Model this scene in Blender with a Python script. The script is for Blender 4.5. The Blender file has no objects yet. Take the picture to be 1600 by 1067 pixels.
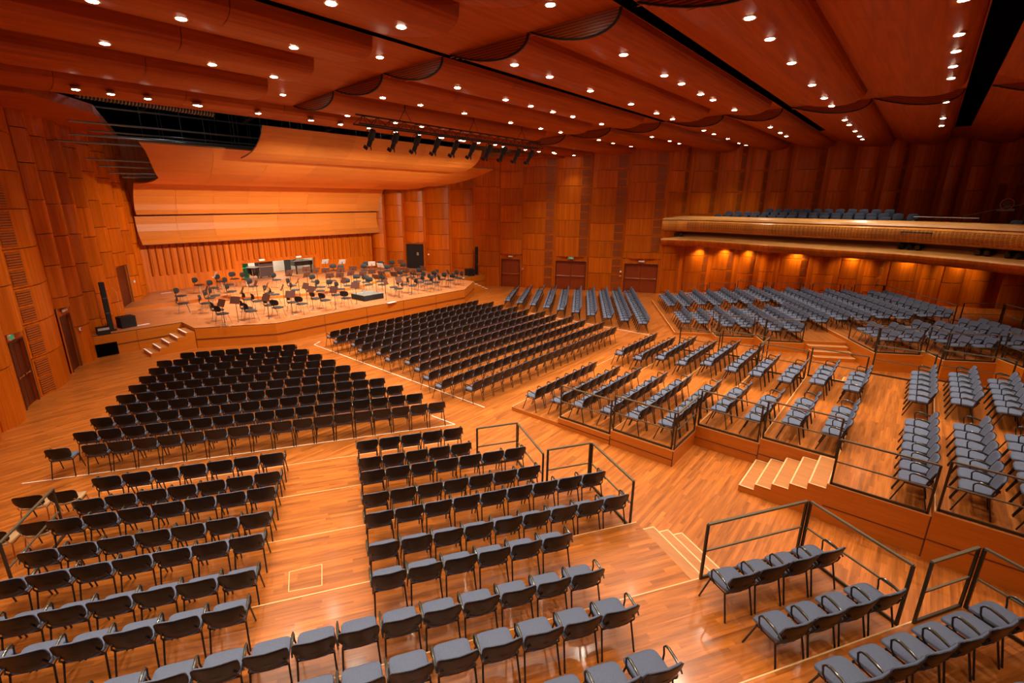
import bpy, math, random
from mathutils import Vector, Matrix
random.seed(7)
C = bpy.context.scene.collection
PI = math.pi
R = math.radians

# ------------------------------------------------------------------ camera
FPX, CX, CY, HY, CAMH = 752.0, 765.0, 533.0, 316.0, 6.4
PITCH = math.atan((CY - HY) / FPX)
YAW = R(48.5167)
cam_d = bpy.data.cameras.new('camera')
cam = bpy.data.objects.new('camera', cam_d)
C.objects.link(cam)
cam_d.sensor_width = 36.0
cam_d.lens = FPX / 1600 * 36
cam_d.shift_x = (800 - CX) / 1600
cam_d.shift_y = 0.0
cam_d.clip_end = 200
cam.location = (0, 0, CAMH)
cam.rotation_euler = (PI / 2 - PITCH, 0, -YAW)
bpy.context.scene.camera = cam


def ray(px, py):
    x = (px - CX) / FPX
    y = (py - CY) / FPX
    c, s = math.cos(PITCH), math.sin(PITCH)
    r, g, u = x, c - s * y, -s - c * y
    ct, st = math.cos(YAW), math.sin(YAW)
    return Vector((ct * r + st * g, -st * r + ct * g, u))


def un(px, py, z):
    d = ray(px, py)
    t = (z - CAMH) / d.z
    return Vector((d.x * t, d.y * t, z))


def proj(p):
    ct, st = math.cos(YAW), math.sin(YAW)
    r = ct * p[0] - st * p[1]
    g = st * p[0] + ct * p[1]
    u = p[2] - CAMH
    c, s = math.cos(PITCH), math.sin(PITCH)
    zc = c * g - s * u
    yc = -s * g - c * u
    if zc < 0.05:
        return None
    return CX + FPX * r / zc, CY + FPX * yc / zc, zc


# ------------------------------------------------------------------ materials
def new_mat(name):
    m = bpy.data.materials.new(name)
    m.use_nodes = True
    return m, m.node_tree.nodes, m.node_tree.links, m.node_tree.nodes['Principled BSDF']


def plain(name, col, rough=0.5, metal=0.0, spec=0.5, noise=0.0, nscale=40.0, coat=0.0):
    m, N, L, b = new_mat(name)
    b.inputs['Roughness'].default_value = rough
    b.inputs['Metallic'].default_value = metal
    b.inputs['Specular IOR Level'].default_value = spec
    b.inputs['Coat Weight'].default_value = coat
    if noise > 0:
        tc = N.new('ShaderNodeTexCoord')
        no = N.new('ShaderNodeTexNoise')
        no.inputs['Scale'].default_value = nscale
        no.inputs['Detail'].default_value = 3
        L.new(tc.outputs['Object'], no.inputs['Vector'])
        r = N.new('ShaderNodeValToRGB')
        r.color_ramp.elements[0].color = (*[c * (1 - noise) for c in col], 1)
        r.color_ramp.elements[1].color = (*[min(1, c * (1 + noise)) for c in col], 1)
        r.color_ramp.elements[0].position = 0.3
        r.color_ramp.elements[1].position = 0.7
        L.new(no.outputs['Fac'], r.inputs['Fac'])
        L.new(r.outputs['Color'], b.inputs['Base Color'])
    else:
        b.inputs['Base Color'].default_value = (*col, 1)
    return m


def emit(name, col, strength):
    m, N, L, b = new_mat(name)
    b.inputs['Base Color'].default_value = (*col, 1)
    b.inputs['Emission Color'].default_value = (*col, 1)
    b.inputs['Emission Strength'].default_value = strength
    return m


def math_node(N, L, op, a, b=None):
    n = N.new('ShaderNodeMath')
    n.operation = op
    for i, v in enumerate((a, b)):
        if v is None:
            continue
        if isinstance(v, (int, float)):
            n.inputs[i].default_value = v
        else:
            L.new(v, n.inputs[i])
    return n.outputs[0]


def wood(name, c1, c2, grain=(1.2, 14, 14), rot=0.0, plank=None, pid=0.0, rough=0.4, coat=0.0, var=0.25, bump=0.0, dist=0.6, streak=0.35, spec=0.5):
    """Veneer or boards.  grain = noise scale along x,y,z (low along the grain); plank=(length,width) splits local xy into boards;
    pid = how much the face attribute 'pid' shifts the tone from one veneer sheet to the next."""
    m, N, L, b = new_mat(name)
    b.inputs['Roughness'].default_value = rough
    b.inputs['Coat Weight'].default_value = coat
    b.inputs['Coat Roughness'].default_value = 0.12
    b.inputs['Specular IOR Level'].default_value = spec
    tc = N.new('ShaderNodeTexCoord')
    mp = N.new('ShaderNodeMapping')
    mp.inputs['Rotation'].default_value = (0, 0, rot)
    L.new(tc.outputs['Object'], mp.inputs['Vector'])
    vec = mp.outputs['Vector']
    tone = None
    if plank:
        sx = N.new('ShaderNodeSeparateXYZ')
        L.new(vec, sx.inputs[0])
        row = math_node(N, L, 'FLOOR', math_node(N, L, 'DIVIDE', sx.outputs[1], plank[1]))
        wn0 = N.new('ShaderNodeTexWhiteNoise')
        wn0.noise_dimensions = '1D'
        L.new(row, wn0.inputs['W'])
        xs = math_node(N, L, 'ADD', math_node(N, L, 'DIVIDE', sx.outputs[0], plank[0]), math_node(N, L, 'MULTIPLY', wn0.outputs['Value'], 7.0))
        col = math_node(N, L, 'FLOOR', xs)
        cb = N.new('ShaderNodeCombineXYZ')
        L.new(row, cb.inputs[0])
        L.new(col, cb.inputs[1])
        wn = N.new('ShaderNodeTexWhiteNoise')
        wn.noise_dimensions = '2D'
        L.new(cb.outputs[0], wn.inputs['Vector'])
        tone = wn.outputs['Value']
    if pid > 0:
        at = N.new('ShaderNodeAttribute')
        at.attribute_name = 'pid'
        wn = N.new('ShaderNodeTexWhiteNoise')
        wn.noise_dimensions = '1D'
        L.new(at.outputs['Fac'], wn.inputs['W'])
        tone = wn.outputs['Value']
        ofs = N.new('ShaderNodeCombineXYZ')
        L.new(math_node(N, L, 'MULTIPLY', wn.outputs['Value'], 37.0), ofs.inputs[0])
        ad = N.new('ShaderNodeVectorMath')
        L.new(vec, ad.inputs[0])
        L.new(ofs.outputs[0], ad.inputs[1])
        vec = ad.outputs[0]
    sc = N.new('ShaderNodeVectorMath')
    sc.operation = 'MULTIPLY'
    sc.inputs[1].default_value = grain
    L.new(vec, sc.inputs[0])
    if plank:
        o2 = N.new('ShaderNodeVectorMath')
        sc2 = N.new('ShaderNodeVectorMath')
        sc2.operation = 'SCALE'
        sc2.inputs['Scale'].default_value = 13.0
        cc = N.new('ShaderNodeCombineXYZ')
        L.new(tone, cc.inputs[0])
        L.new(tone, cc.inputs[2])
        L.new(cc.outputs[0], sc2.inputs[0])
        L.new(sc.outputs[0], o2.inputs[0])
        L.new(sc2.outputs[0], o2.inputs[1])
        gvec = o2.outputs[0]
    else:
        gvec = sc.outputs[0]
    no = N.new('ShaderNodeTexNoise')
    no.inputs['Scale'].default_value = 1.0
    no.inputs['Detail'].default_value = 5
    no.inputs['Roughness'].default_value = 0.6
    no.inputs['Distortion'].default_value = dist
    L.new(gvec, no.inputs['Vector'])
    rp = N.new('ShaderNodeValToRGB')
    rp.color_ramp.elements[0].position = 0.5 - streak
    rp.color_ramp.elements[1].position = 0.5 + streak
    rp.color_ramp.elements[0].color = (*c1, 1)
    rp.color_ramp.elements[1].color = (*c2, 1)
    L.new(no.outputs['Fac'], rp.inputs['Fac'])
    out = rp.outputs['Color']
    if tone is not None:
        mr = N.new('ShaderNodeMapRange')
        mr.inputs['To Min'].default_value = 1 - var
        mr.inputs['To Max'].default_value = 1 + var
        L.new(tone, mr.inputs['Value'])
        mx = N.new('ShaderNodeVectorMath')
        mx.operation = 'SCALE'
        L.new(out, mx.inputs[0])
        L.new(mr.outputs['Result'], mx.inputs['Scale'])
        out = mx.outputs[0]
    L.new(out, b.inputs['Base Color'])
    if bump > 0:
        bp = N.new('ShaderNodeBump')
        bp.inputs['Strength'].default_value = bump
        bp.inputs['Distance'].default_value = 0.01
        L.new(no.outputs['Fac'], bp.inputs['Height'])
        L.new(bp.outputs['Normal'], b.inputs['Normal'])
    return m


F1, F2 = (0.135, 0.026, 0.002), (0.62, 0.185, 0.028)
M = {}
M['floor'] = wood('floor_boards', F1, F2, grain=(0.9, 16, 1), plank=(1.1, 0.085), rough=0.30, var=0.22, coat=0.25)
M['floor_l'] = wood('floor_boards_left_wing', F1, F2, grain=(0.9, 16, 1), rot=R(31), plank=(1.1, 0.085), rough=0.28, var=0.22, coat=0.3)
M['floor_r'] = wood('floor_boards_right_wing', F1, F2, grain=(0.9, 16, 1), rot=R(-31), plank=(1.1, 0.085), rough=0.28, var=0.22, coat=0.3)
M['stage'] = wood('stage_boards', (0.38, 0.115, 0.028), (0.60, 0.225, 0.07), grain=(0.9, 12, 1), plank=(1.6, 0.1), rough=0.45, var=0.12)
M['side'] = wood('platform_front_veneer', (0.44, 0.105, 0.004), (0.62, 0.17, 0.008), grain=(1.0, 1.0, 18), rough=0.35, dist=0.9)
M['wall'] = wood('wall_veneer', (0.29, 0.046, 0.001), (0.70, 0.158, 0.004), grain=(8, 8, 0.2), pid=1, rough=0.34, var=0.15, spec=0.2)
M['wall_gap'] = plain('wall_recess', (0.10, 0.025, 0.006), 0.6)
M['ceil'] = wood('ceiling_veneer', (0.26, 0.040, 0.001), (0.50, 0.098, 0.004), grain=(0.35, 7, 7), rough=0.45, streak=0.28, spec=0.12)
M['refl'] = wood('reflector_veneer', (0.55, 0.155, 0.018), (0.70, 0.225, 0.034), grain=(0.5, 8, 8), pid=1, rough=0.42, var=0.11, streak=0.3, spec=0.25)
M['parapet'] = wood('parapet_veneer', (0.52, 0.17, 0.016), (0.78, 0.32, 0.045), grain=(7, 7, 0.3), pid=1, rough=0.3, var=0.12)
M['cap'] = wood('pale_cap_veneer', (0.55, 0.25, 0.06), (0.72, 0.36, 0.11), grain=(2, 2, 2), rough=0.3)
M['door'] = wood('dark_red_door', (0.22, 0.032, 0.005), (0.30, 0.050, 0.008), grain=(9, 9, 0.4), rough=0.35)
M['door_dark'] = wood('dark_brown_door', (0.075, 0.010, 0.003), (0.11, 0.016, 0.004), grain=(9, 9, 0.4), rough=0.4)  # deeper red-brown tone for the left-hand door leaves
M['steps'] = wood('step_boards', (0.34, 0.115, 0.026), (0.50, 0.19, 0.05), grain=(8, 1.2, 1), rough=0.4)
M['nosing'] = plain('pale_nosing', (0.72, 0.44, 0.20), 0.4)
M['white'] = plain('white_paint', (0.85, 0.85, 0.82), 0.5)
M['shell'] = plain('dark_plastic_shell', (0.0065, 0.0045, 0.0032), 0.36, spec=0.35)
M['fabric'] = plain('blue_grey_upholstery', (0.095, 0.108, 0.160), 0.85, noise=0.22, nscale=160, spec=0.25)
M['fabric_dark'] = plain('dimmed_balcony_upholstery', (0.04, 0.05, 0.08), 0.85, noise=0.2, nscale=120, spec=0.25)  # same blue-grey cloth, the balcony's dim light put into a darker colour
M['steel_black'] = plain('black_powder_steel', (0.008, 0.008, 0.009), 0.35, spec=0.5)
M['arm'] = plain('olive_arm_rubber', (0.045, 0.040, 0.026), 0.22, spec=0.8)
M['rail'] = plain('dark_bronze_rail', (0.040, 0.030, 0.018), 0.35, metal=0.3)
M['railtop'] = plain('lit_rail_top', (0.17, 0.135, 0.085), 0.3, metal=0.4)  # paler than the posts: light on the rails put into the colour
M['black'] = plain('matte_black', (0.006, 0.006, 0.006), 0.7)
M['black_gloss'] = plain('gloss_black', (0.006, 0.006, 0.007), 0.15)
M['void'] = plain('black_void', (0.003, 0.003, 0.003), 1.0, spec=0.0)
M['pipe'] = plain('grey_rigging_pipe', (0.22, 0.22, 0.20), 0.35, metal=0.4)
M['chrome'] = plain('chrome', (0.75, 0.73, 0.68), 0.12, metal=1.0)
M['brown'] = plain('brown_stand_desk', (0.10, 0.035, 0.022), 0.45)
M['silver'] = plain('grey_stand_desk', (0.42, 0.42, 0.40), 0.4)
M['red'] = plain('red_plastic', (0.6, 0.02, 0.015), 0.4)
M['green'] = emit('green_exit_sign', (0.02, 0.22, 0.09), 0.5)
M['greenpaint'] = plain('green_paint', (0.03, 0.42, 0.20), 0.5)
M['pale'] = plain('pale_room_wall', (0.72, 0.72, 0.62), 0.6)
M['tan'] = plain('tan_seat_board', (0.42, 0.24, 0.11), 0.4)
M['tape'] = plain('white_tape', (0.85, 0.78, 0.66), 0.5)
M['lamp'] = emit('lamp_glow', (1.0, 0.86, 0.62), 60)
M['trimring'] = plain('lamp_ring', (0.5, 0.4, 0.3), 0.3, metal=0.6)
M['grille'] = plain('dark_grille', (0.20, 0.040, 0.005), 0.45)
M['grillebar'] = plain('grille_bar', (0.44, 0.10, 0.010), 0.4)
M['tube'] = plain('pale_sign_panel', (0.8, 0.8, 0.72), 0.4)


# ------------------------------------------------------------------ mesh builder
class MB:
    def __init__(s):
        s.v, s.f, s.m, s.p = [], [], [], []

    def add(s, verts, faces, mi=0, pid=0.0):
        o = len(s.v)
        s.v.extend([tuple(v) for v in verts])
        for f in faces:
            s.f.append(tuple(o + i for i in f))
            s.m.append(mi)
            s.p.append(pid)

    def box(s, lo, hi, mi=0, pid=0.0, top=None):
        x0, y0, z0 = lo
        x1, y1, z1 = hi
        vs = [(x0, y0, z0), (x1, y0, z0), (x1, y1, z0), (x0, y1, z0), (x0, y0, z1), (x1, y0, z1), (x1, y1, z1), (x0, y1, z1)]
        s.add(vs, [(0, 3, 2, 1), (0, 1, 5, 4), (1, 2, 6, 5), (2, 3, 7, 6), (3, 0, 4, 7)], mi, pid)
        s.add(vs, [(4, 5, 6, 7)], mi if top is None else top, pid)

    def beam(s, a, b, w, h, mi=0, up=(0, 0, 1)):
        """A rectangular bar from a to b, w wide, h high."""
        a, b = Vector(a), Vector(b)
        d = (b - a).normalized()
        u = Vector(up)
        if abs(d.dot(u)) > 0.95:
            u = Vector((1, 0, 0))
        sd = d.cross(u).normalized()
        u = sd.cross(d).normalized()
        vs = []
        for p in (a, b):
            for i, j in ((-1, -1), (1, -1), (1, 1), (-1, 1)):
                vs.append(p + sd * (i * w / 2) + u * (j * h / 2))
        s.add(vs, [(0, 1, 2, 3), (7, 6, 5, 4), (0, 4, 5, 1), (1, 5, 6, 2), (2, 6, 7, 3), (3, 7, 4, 0)], mi)

    def tube(s, path, r, seg=6, mi=0, caps=True, closed=False):
        path = [Vector(p) for p in path]
        n = len(path)
        rings = []
        prev = None
        for i, p in enumerate(path):
            if closed:
                d = path[(i + 1) % n] - path[i - 1]
            else:
                d = path[min(i + 1, n - 1)] - path[max(i - 1, 0)]
            d.normalize()
            if prev is None:
                u = Vector((0, 0, 1)) if abs(d.z) < 0.9 else Vector((1, 0, 0))
            else:
                u = prev
            sd = d.cross(u).normalized()
            u = sd.cross(d).normalized()
            prev = u
            rr = r[i] if isinstance(r, (list, tuple)) else r
            rings.append([p + (sd * math.cos(2 * PI * k / seg) + u * math.sin(2 * PI * k / seg)) * rr for k in range(seg)])
        vs = [v for rg in rings for v in rg]
        fs = []
        m = n if closed else n - 1
        for i in range(m):
            j = (i + 1) % n
            for k in range(seg):
                k2 = (k + 1) % seg
                fs.append((i * seg + k, i * seg + k2, j * seg + k2, j * seg + k))
        if caps and not closed:
            fs.append(tuple(range(seg - 1, -1, -1)))
            fs.append(tuple((n - 1) * seg + k for k in range(seg)))
        s.add(vs, fs, mi)

    def prism(s, poly, z0, z1, mi=0, top=None, pid=0.0):
        n = len(poly)
        area = sum(poly[i][0] * poly[(i + 1) % n][1] - poly[(i + 1) % n][0] * poly[i][1] for i in range(n))
        if area < 0:
            poly = poly[::-1]
        vs = [(x, y, z0) for x, y in poly] + [(x, y, z1) for x, y in poly]
        s.add(vs, [(i, (i + 1) % n, n + (i + 1) % n, n + i) for i in range(n)] + [tuple(range(n - 1, -1, -1))], mi, pid)
        s.add(vs, [tuple(range(n, 2 * n))], mi if top is None else top, pid)

    def grid(s, fn, nu, nv, mi=0, pid=0.0, flip=False):
        vs = [fn(i / nu, j / nv) for i in range(nu + 1) for j in range(nv + 1)]
        fs = []
        for i in range(nu):
            for j in range(nv):
                a = i * (nv + 1) + j
                q = (a, a + 1, a + nv + 2, a + nv + 1)
                fs.append(q[::-1] if flip else q)
        s.add(vs, fs, mi, pid)

    def lathe(s, prof, seg=16, cen=(0, 0, 0), mi=0):
        vs = []
        for r_, z in prof:
            for k in range(seg):
                a = 2 * PI * k / seg
                vs.append((cen[0] + r_ * math.cos(a), cen[1] + r_ * math.sin(a), cen[2] + z))
        fs = []
        for i in range(len(prof) - 1):
            for k in range(seg):
                k2 = (k + 1) % seg
                fs.append((i * seg + k, i * seg + k2, (i + 1) * seg + k2, (i + 1) * seg + k))
        fs.append(tuple(range(seg - 1, -1, -1)))
        fs.append(tuple((len(prof) - 1) * seg + k for k in range(seg)))
        s.add(vs, fs, mi)

    def build(s, name, mats, parent=None, smooth=False, origin=None, rz=0.0):
        o = origin or (0, 0, 0)
        me = bpy.data.meshes.new(name)
        if rz:
            c, sn = math.cos(-rz), math.sin(-rz)
            vv = [(c * (x - o[0]) - sn * (y - o[1]), sn * (x - o[0]) + c * (y - o[1]), z - o[2]) for x, y, z in s.v]
        else:
            vv = [(x - o[0], y - o[1], z - o[2]) for x, y, z in s.v]
        me.from_pydata(vv, [], s.f)
        if not isinstance(mats, (list, tuple)):
            mats = [mats]
        for m in mats:
            me.materials.append(m)
        me.polygons.foreach_set('material_index', s.m)
        if any(s.p):
            at = me.attributes.new('pid', 'FLOAT', 'FACE')
            at.data.foreach_set('value', s.p)
        if smooth:
            me.polygons.foreach_set('use_smooth', [True] * len(me.polygons))
            me.set_sharp_from_angle(angle=R(38))
        me.update()
        ob = bpy.data.objects.new(name, me)
        C.objects.link(ob)
        ob.location = o
        ob.rotation_euler = (0, 0, rz)
        if parent is not None:
            ob.parent = parent
            if rz == 0 and origin is None:
                pass
        return ob


def tag(o, label, cat, group=None):
    o['label'] = label
    o['category'] = cat
    if group:
        o['group'] = group
    return o


def thing(name, label, cat, loc=(0, 0, 0), rz=0.0, group=None):
    o = bpy.data.objects.new(name, None)
    C.objects.link(o)
    o.empty_display_size = 0.1
    o.location = loc
    o.rotation_euler = (0, 0, rz)
    return tag(o, label, cat, group)


def struct(name, mb, mats, parent=None, smooth=False):
    o = mb.build(name, mats, parent, smooth)
    if parent is None:
        o['kind'] = 'structure'
    return o


def copy_tree(o, parent=None):
    c = o.copy()
    C.objects.link(c)
    if parent is not None:
        c.parent = parent
    for ch in list(KIDS.get(o.name, [])):
        copy_tree(ch, c)
    return c


KIDS = {}


def remember(o):
    """Note a prototype's children once, so that the copies need no search of the scene."""
    for ch in o.children:
        KIDS.setdefault(o.name, []).append(ch)
        remember(ch)


ORD = ['first', 'second', 'third', 'fourth', 'fifth', 'sixth', 'seventh', 'eighth', 'ninth', 'tenth', 'eleventh', 'twelfth', 'thirteenth', 'fourteenth',
       'fifteenth', 'sixteenth', 'seventeenth', 'eighteenth', 'nineteenth', 'twentieth', 'twenty-first', 'twenty-second', 'twenty-third', 'twenty-fourth']

# ------------------------------------------------------------------ plan helpers
TH = R(31)
CT, ST = math.cos(TH), math.sin(TH)
MID = 16.05
RISE = 0.147


def W(u, n, right=False):
    """Wing coordinates (u along a row, n towards the stage) to the plan."""
    x, y = CT * u + ST * n, -ST * u + CT * n
    return (2 * MID - x, y) if right else (x, y)


# ------------------------------------------------------------------ floor and tiers
f = MB()
f.prism([(-14, -12), (48, -12), (48, 40), (-14, 40)], -0.3, 0.0)
struct('floor', f, M['floor'])

NED = [11.64, 9.97, 8.29, 6.62, 4.96, 3.30, 1.63, -0.03, -1.7, -3.4]      # front edges of the wing tiers
UL = [-5.45, -5.45, -5.45, -5.45, -4.40, -3.3, -2.3, 3.3, 4.4]
UR = [2.8, 3.87, 4.95, 5.0, 7.06, 8.13, 9.2, 10.3, 11.4]


def wing_tiers(right):
    side = 'right' if right else 'left'
    for k in range(9 if right else 7):
        mb = MB()
        z = RISE * (k + 1)
        poly = [W(u, n, right) for u, n in ((UL[k], NED[k + 1]), (UR[k], NED[k + 1]), (UR[k], NED[k]), (UL[k], NED[k]))]
        mb.prism(poly, 0.0, z - 0.02, 1)
        mb.prism(poly, z - 0.02, z, 2, 0)
        a, b = W(UL[k], NED[k] - 0.012, right), W(UR[k], NED[k] - 0.012, right)
        mb.beam((*a, z + 0.001), (*b, z + 0.001), 0.018, 0.004, 2)
        struct('floor_tier_' + side, mb, [M['floor_r' if right else 'floor_l'], M['side'], M['nosing']])


wing_tiers(False)
wing_tiers(True)

GY = [8.90, 7.13, 5.43, 3.70, 2.14, 0.56, -1.05, -2.72, -4.4]
GXL = [11.14, 11.12, 11.12, 12.66, 12.66, 11.06, 10.98, 10.95]
GXR = [20.42, 20.42, 20.42, 18.75, 18.75, 19.9, 19.95, 20.0]
for k in range(8):
    mb = MB()
    z = RISE * (k + 1)
    if k == 0:
        z = 0.13
    mb.prism([(GXL[k], GY[k + 1]), (GXR[k], GY[k + 1]), (GXR[k], GY[k]), (GXL[k], GY[k])], 0.0, z - 0.02, 1)
    mb.prism([(GXL[k], GY[k + 1]), (GXR[k], GY[k + 1]), (GXR[k], GY[k]), (GXL[k], GY[k])], z - 0.02, z, 2, 0)
    mb.beam((GXL[k], GY[k] - 0.012, z + 0.001), (GXR[k], GY[k] - 0.012, z + 0.001), 0.018, 0.004, 2)
    if k > 0:                                  # shadow joint low on the side panels
        mb.beam((GXL[k] - 0.004, GY[k], z * 0.42), (GXL[k] - 0.004, GY[k + 1], z * 0.42), 0.012, 0.018, 3)
        mb.beam((GXL[k] - 0.004, GY[k + 1] + 0.01, 0.0), (GXL[k] - 0.004, GY[k + 1] + 0.01, z - 0.02), 0.02, 0.012, 3)
    struct('floor_tier_center', mb, [M['floor'], M['side'], M['nosing'], M['wall_gap']])

# hatch inlaid in the left aisle
mb = MB()
z4 = 4 * RISE
q = [un(452, 893, z4), un(503, 881, z4), un(503, 914, z4), un(451, 924, z4)]
for i in range(4):
    a, b = q[i], q[(i + 1) % 4]
    mb.beam((a.x, a.y, z4 + 0.002), (b.x, b.y, z4 + 0.002), 0.012, 0.004, 0)
struct('floor_hatch_outline', mb, M['nosing'])

# white lines on the flat floor
for nm, pts in (('floor_marking', ((0.17, 14.95), (9.2, 9.52), (9.15, 10.5))), ('floor_marking', ((11.23, 20.79), (10.76, 20.49), (10.72, 9.69))), ('floor_marking', ((22.87, 16.97), (22.81, 9.36)))):
    mb = MB()
    for a, b in zip(pts, pts[1:]):
        mb.beam((*a, 0.002), (*b, 0.002), 0.03, 0.004, 0)
    struct(nm, mb, M['tape'])


# ------------------------------------------------------------------ removable steps
def flight(name, label, p0, axis, width_axis, width, n, run, top, mats, nos=0.045, open_tape=False):
    """Steps that fall from p0 along axis; p0 is one end of the top edge, width_axis runs along the edge."""
    t = thing(name, label, 'steps', (p0[0], p0[1], 0))
    ax, wa = Vector((*axis, 0)), Vector((*width_axis, 0))
    rise = top / (n + 1)
    body, edge = MB(), MB()
    for i in range(n):
        z = top - rise * (i + 1)
        a = ax * (run * i) + Vector((0, 0, 0))
        b = ax * (run * (i + 1))
        poly = [(a.x, a.y), (b.x, b.y), ((b + wa * width).x, (b + wa * width).y), ((a + wa * width).x, (a + wa * width).y)]
        body.prism(poly, 0.0, z, 1, 0)
        e = b - ax * nos / 2
        e2 = e + wa * width
        edge.beam((e.x, e.y, z + 0.003), (e2.x, e2.y, z + 0.003), nos, 0.006, 0)
        if open_tape:
            for s_ in (0.0, width):
                c0, c1 = a + wa * s_, b + wa * s_
                edge.beam((c0.x, c0.y, z + 0.003), (c1.x, c1.y, z + 0.003), nos, 0.006, 0)
    body.build('step_body', [mats[0], mats[1]], t)
    edge.build('nosing_strip', mats[2], t)
    return t


u_ax, n_ax = (CT, -ST), (ST, CT)
p = W(5.03, 5.05)
flight('wooden_steps', 'wooden steps with pale edges leading down from left wing platform into the aisle', p, u_ax, n_ax, 1.5, 3, 0.34, 4 * RISE, (M['steps'], M['side'], M['nosing']), 0.03, True)
flight('wooden_steps', 'five pale wooden steps up the side of the central platform beside railing', (11.12, 0.56), (0, 1), (1, 0), 1.5, 5, 0.32, 6 * RISE, (M['steps'], M['side'], M['nosing']), 0.03, True)
p = W(5.03, 5.05, True)
flight('wooden_steps', 'wooden steps climbing to the far right wing between two railings', p, (-CT, -ST), (-ST, CT), 1.5, 3, 0.34, 4 * RISE, (M['steps'], M['side'], M['nosing']), 0.03, True)
flight('wooden_steps', 'low steps at far side of the central platform facing the right wing', (18.8, 0.56), (0, 1), (1, 0), 1.1, 5, 0.32, 6 * RISE, (M['steps'], M['side'], M['nosing']), 0.03, True)

# ------------------------------------------------------------------ railings
def railing(label, a, b, z, h=1.0):
    """A welded frame on the platform edge: two posts, top, middle and bottom rail."""
    a, b = Vector((*a, z)), Vector((*b, z))
    t = thing('railing', label, 'railing', a)
    d = b - a
    up = Vector((0, 0, h))
    for p_ in (Vector((0, 0, 0)), d):
        m = MB()
        m.beam(p_, p_ + up, 0.03, 0.04, 0, up=d.normalized())
        m.build('post', M['rail'], t)
    m = MB()
    m.beam(up, d + up, 0.04, 0.03)
    m.build('top_rail', M['railtop'], t)
    m = MB()
    m.beam(up * 0.52, d + up * 0.52, 0.025, 0.025)
    m.build('middle_rail', M['railtop'], t)
    m = MB()
    m.beam(Vector((0, 0, 0.025)), d + Vector((0, 0, 0.025)), 0.03, 0.05)
    m.build('bottom_rail', M['rail'], t)
    return t


def zt(k):
    return RISE * k


WR = [((2.82, 9.92), (3.83, 9.92), 2), ((3.83, 9.86), (3.83, 8.36), 2), ((3.88, 8.24), (4.87, 8.24), 3), ((4.91, 8.22), (4.91, 6.68), 3),
      ((5.02, 4.93), (6.97, 4.93), 5), ((7.02, 4.9), (7.02, 3.4), 5), ((7.1, 3.26), (8.03, 3.26), 6), ((8.08, 3.22), (8.08, 1.7), 6), ((8.2, 1.6), (9.1, 1.6), 7), ((9.15, 1.55), (9.15, 0.05), 7)]
LW = ['short black railing across the front corner of second left wing tier', 'sloping railing beside the second left wing tier, nearest the center aisle', 'short railing in front of the third left wing tier',
      'railing beside third left wing tier, ending above the wooden steps', 'wide railing in front of the four chairs beside left wing steps', 'railing along the side of four-chair rows, facing central platform',
      'narrow upright railing between the two side railings near lower right corner', 'railing along the side of the last tier at lower right corner', 'hidden railing', 'hidden railing']
for (a, b, k), lb in list(zip(WR, LW))[:8]:
    railing(lb, W(*a), W(*b), zt(k))
railing('bare slanting railing beside the chrome-legged chairs at left edge', W(-5.38, 9.9), W(-5.38, 8.34), zt(2))
RW = ['short railing at the front corner of second right wing tier', 'railing beside second right wing tier, facing the central block', 'short railing in front of third right wing tier', 'railing beside third right wing tier next to the far steps',
      'railing in front of right wing chairs just past the far steps', 'railing along the inner side of right wing chairs past the far steps', 'short railing at front of sixth right wing tier', 'railing along the inner side of sixth right wing tier',
      'short railing at front of seventh right wing tier near right edge', 'railing along inner side of seventh right wing tier']
for (a, b, k), lb in zip(WR, RW):
    railing(lb, W(*a, True), W(*b, True), zt(k))
OR = [((-5.4, 9.85), (-5.4, 8.32), 2), ((-5.4, 8.2), (-5.4, 6.65), 3), ((-5.4, 6.5), (-5.4, 5.0), 4), ((-5.35, 4.84), (-4.45, 4.84), 4), ((-4.35, 4.78), (-4.35, 3.3), 5), ((-4.3, 3.17), (-3.4, 3.17), 5), ((-3.25, 3.1), (-3.25, 1.65), 6), ((-3.2, 1.5), (-2.35, 1.5), 6),
      ((-2.25, 1.42), (-2.25, 0.0), 7), ((-2.2, -0.02), (3.2, -0.02), 7), ((3.35, -0.15), (3.35, -1.65), 8), ((3.4, -1.68), (4.4, -1.68), 8)]
OL = ['second tier', 'third tier', 'fourth tier', 'corner of fourth tier', 'fifth tier', 'corner of fifth tier', 'sixth tier', 'corner of sixth tier', 'seventh tier', 'long back edge of seventh tier', 'eighth tier', 'corner of eighth tier']
for (a, b, k), lb in zip(OR, OL):
    railing('railing by the right wall, at the %s of right wing' % lb, W(*a, True), W(*b, True), zt(k))
GR = [((11.17, 7.08), (11.17, 5.48), 2, 'front of the two railings on near side of the central platform, lower one'), ((11.17, 5.38), (11.17, 3.78), 3, 'second railing on near side of central platform, before the corner'),
      ((11.2, 3.72), (12.6, 3.72), 3, 'short railing turning the corner at near side of central platform'), ((12.7, 3.66), (12.7, 2.2), 4, 'railing after the corner on near side of central platform'),
      ((12.7, 2.1), (12.7, 0.6), 5, 'railing directly above the five pale steps of central platform'), ((11.08, 0.5), (11.08, -0.98), 6, 'long railing along the empty cross aisle of central platform'),
      ((11.03, -1.1), (11.03, -2.66), 7, 'railing at right edge in front of the rear central rows')]
for a, b, k, lb in GR:
    railing('dark ' + lb, a, b, zt(k))
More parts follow.
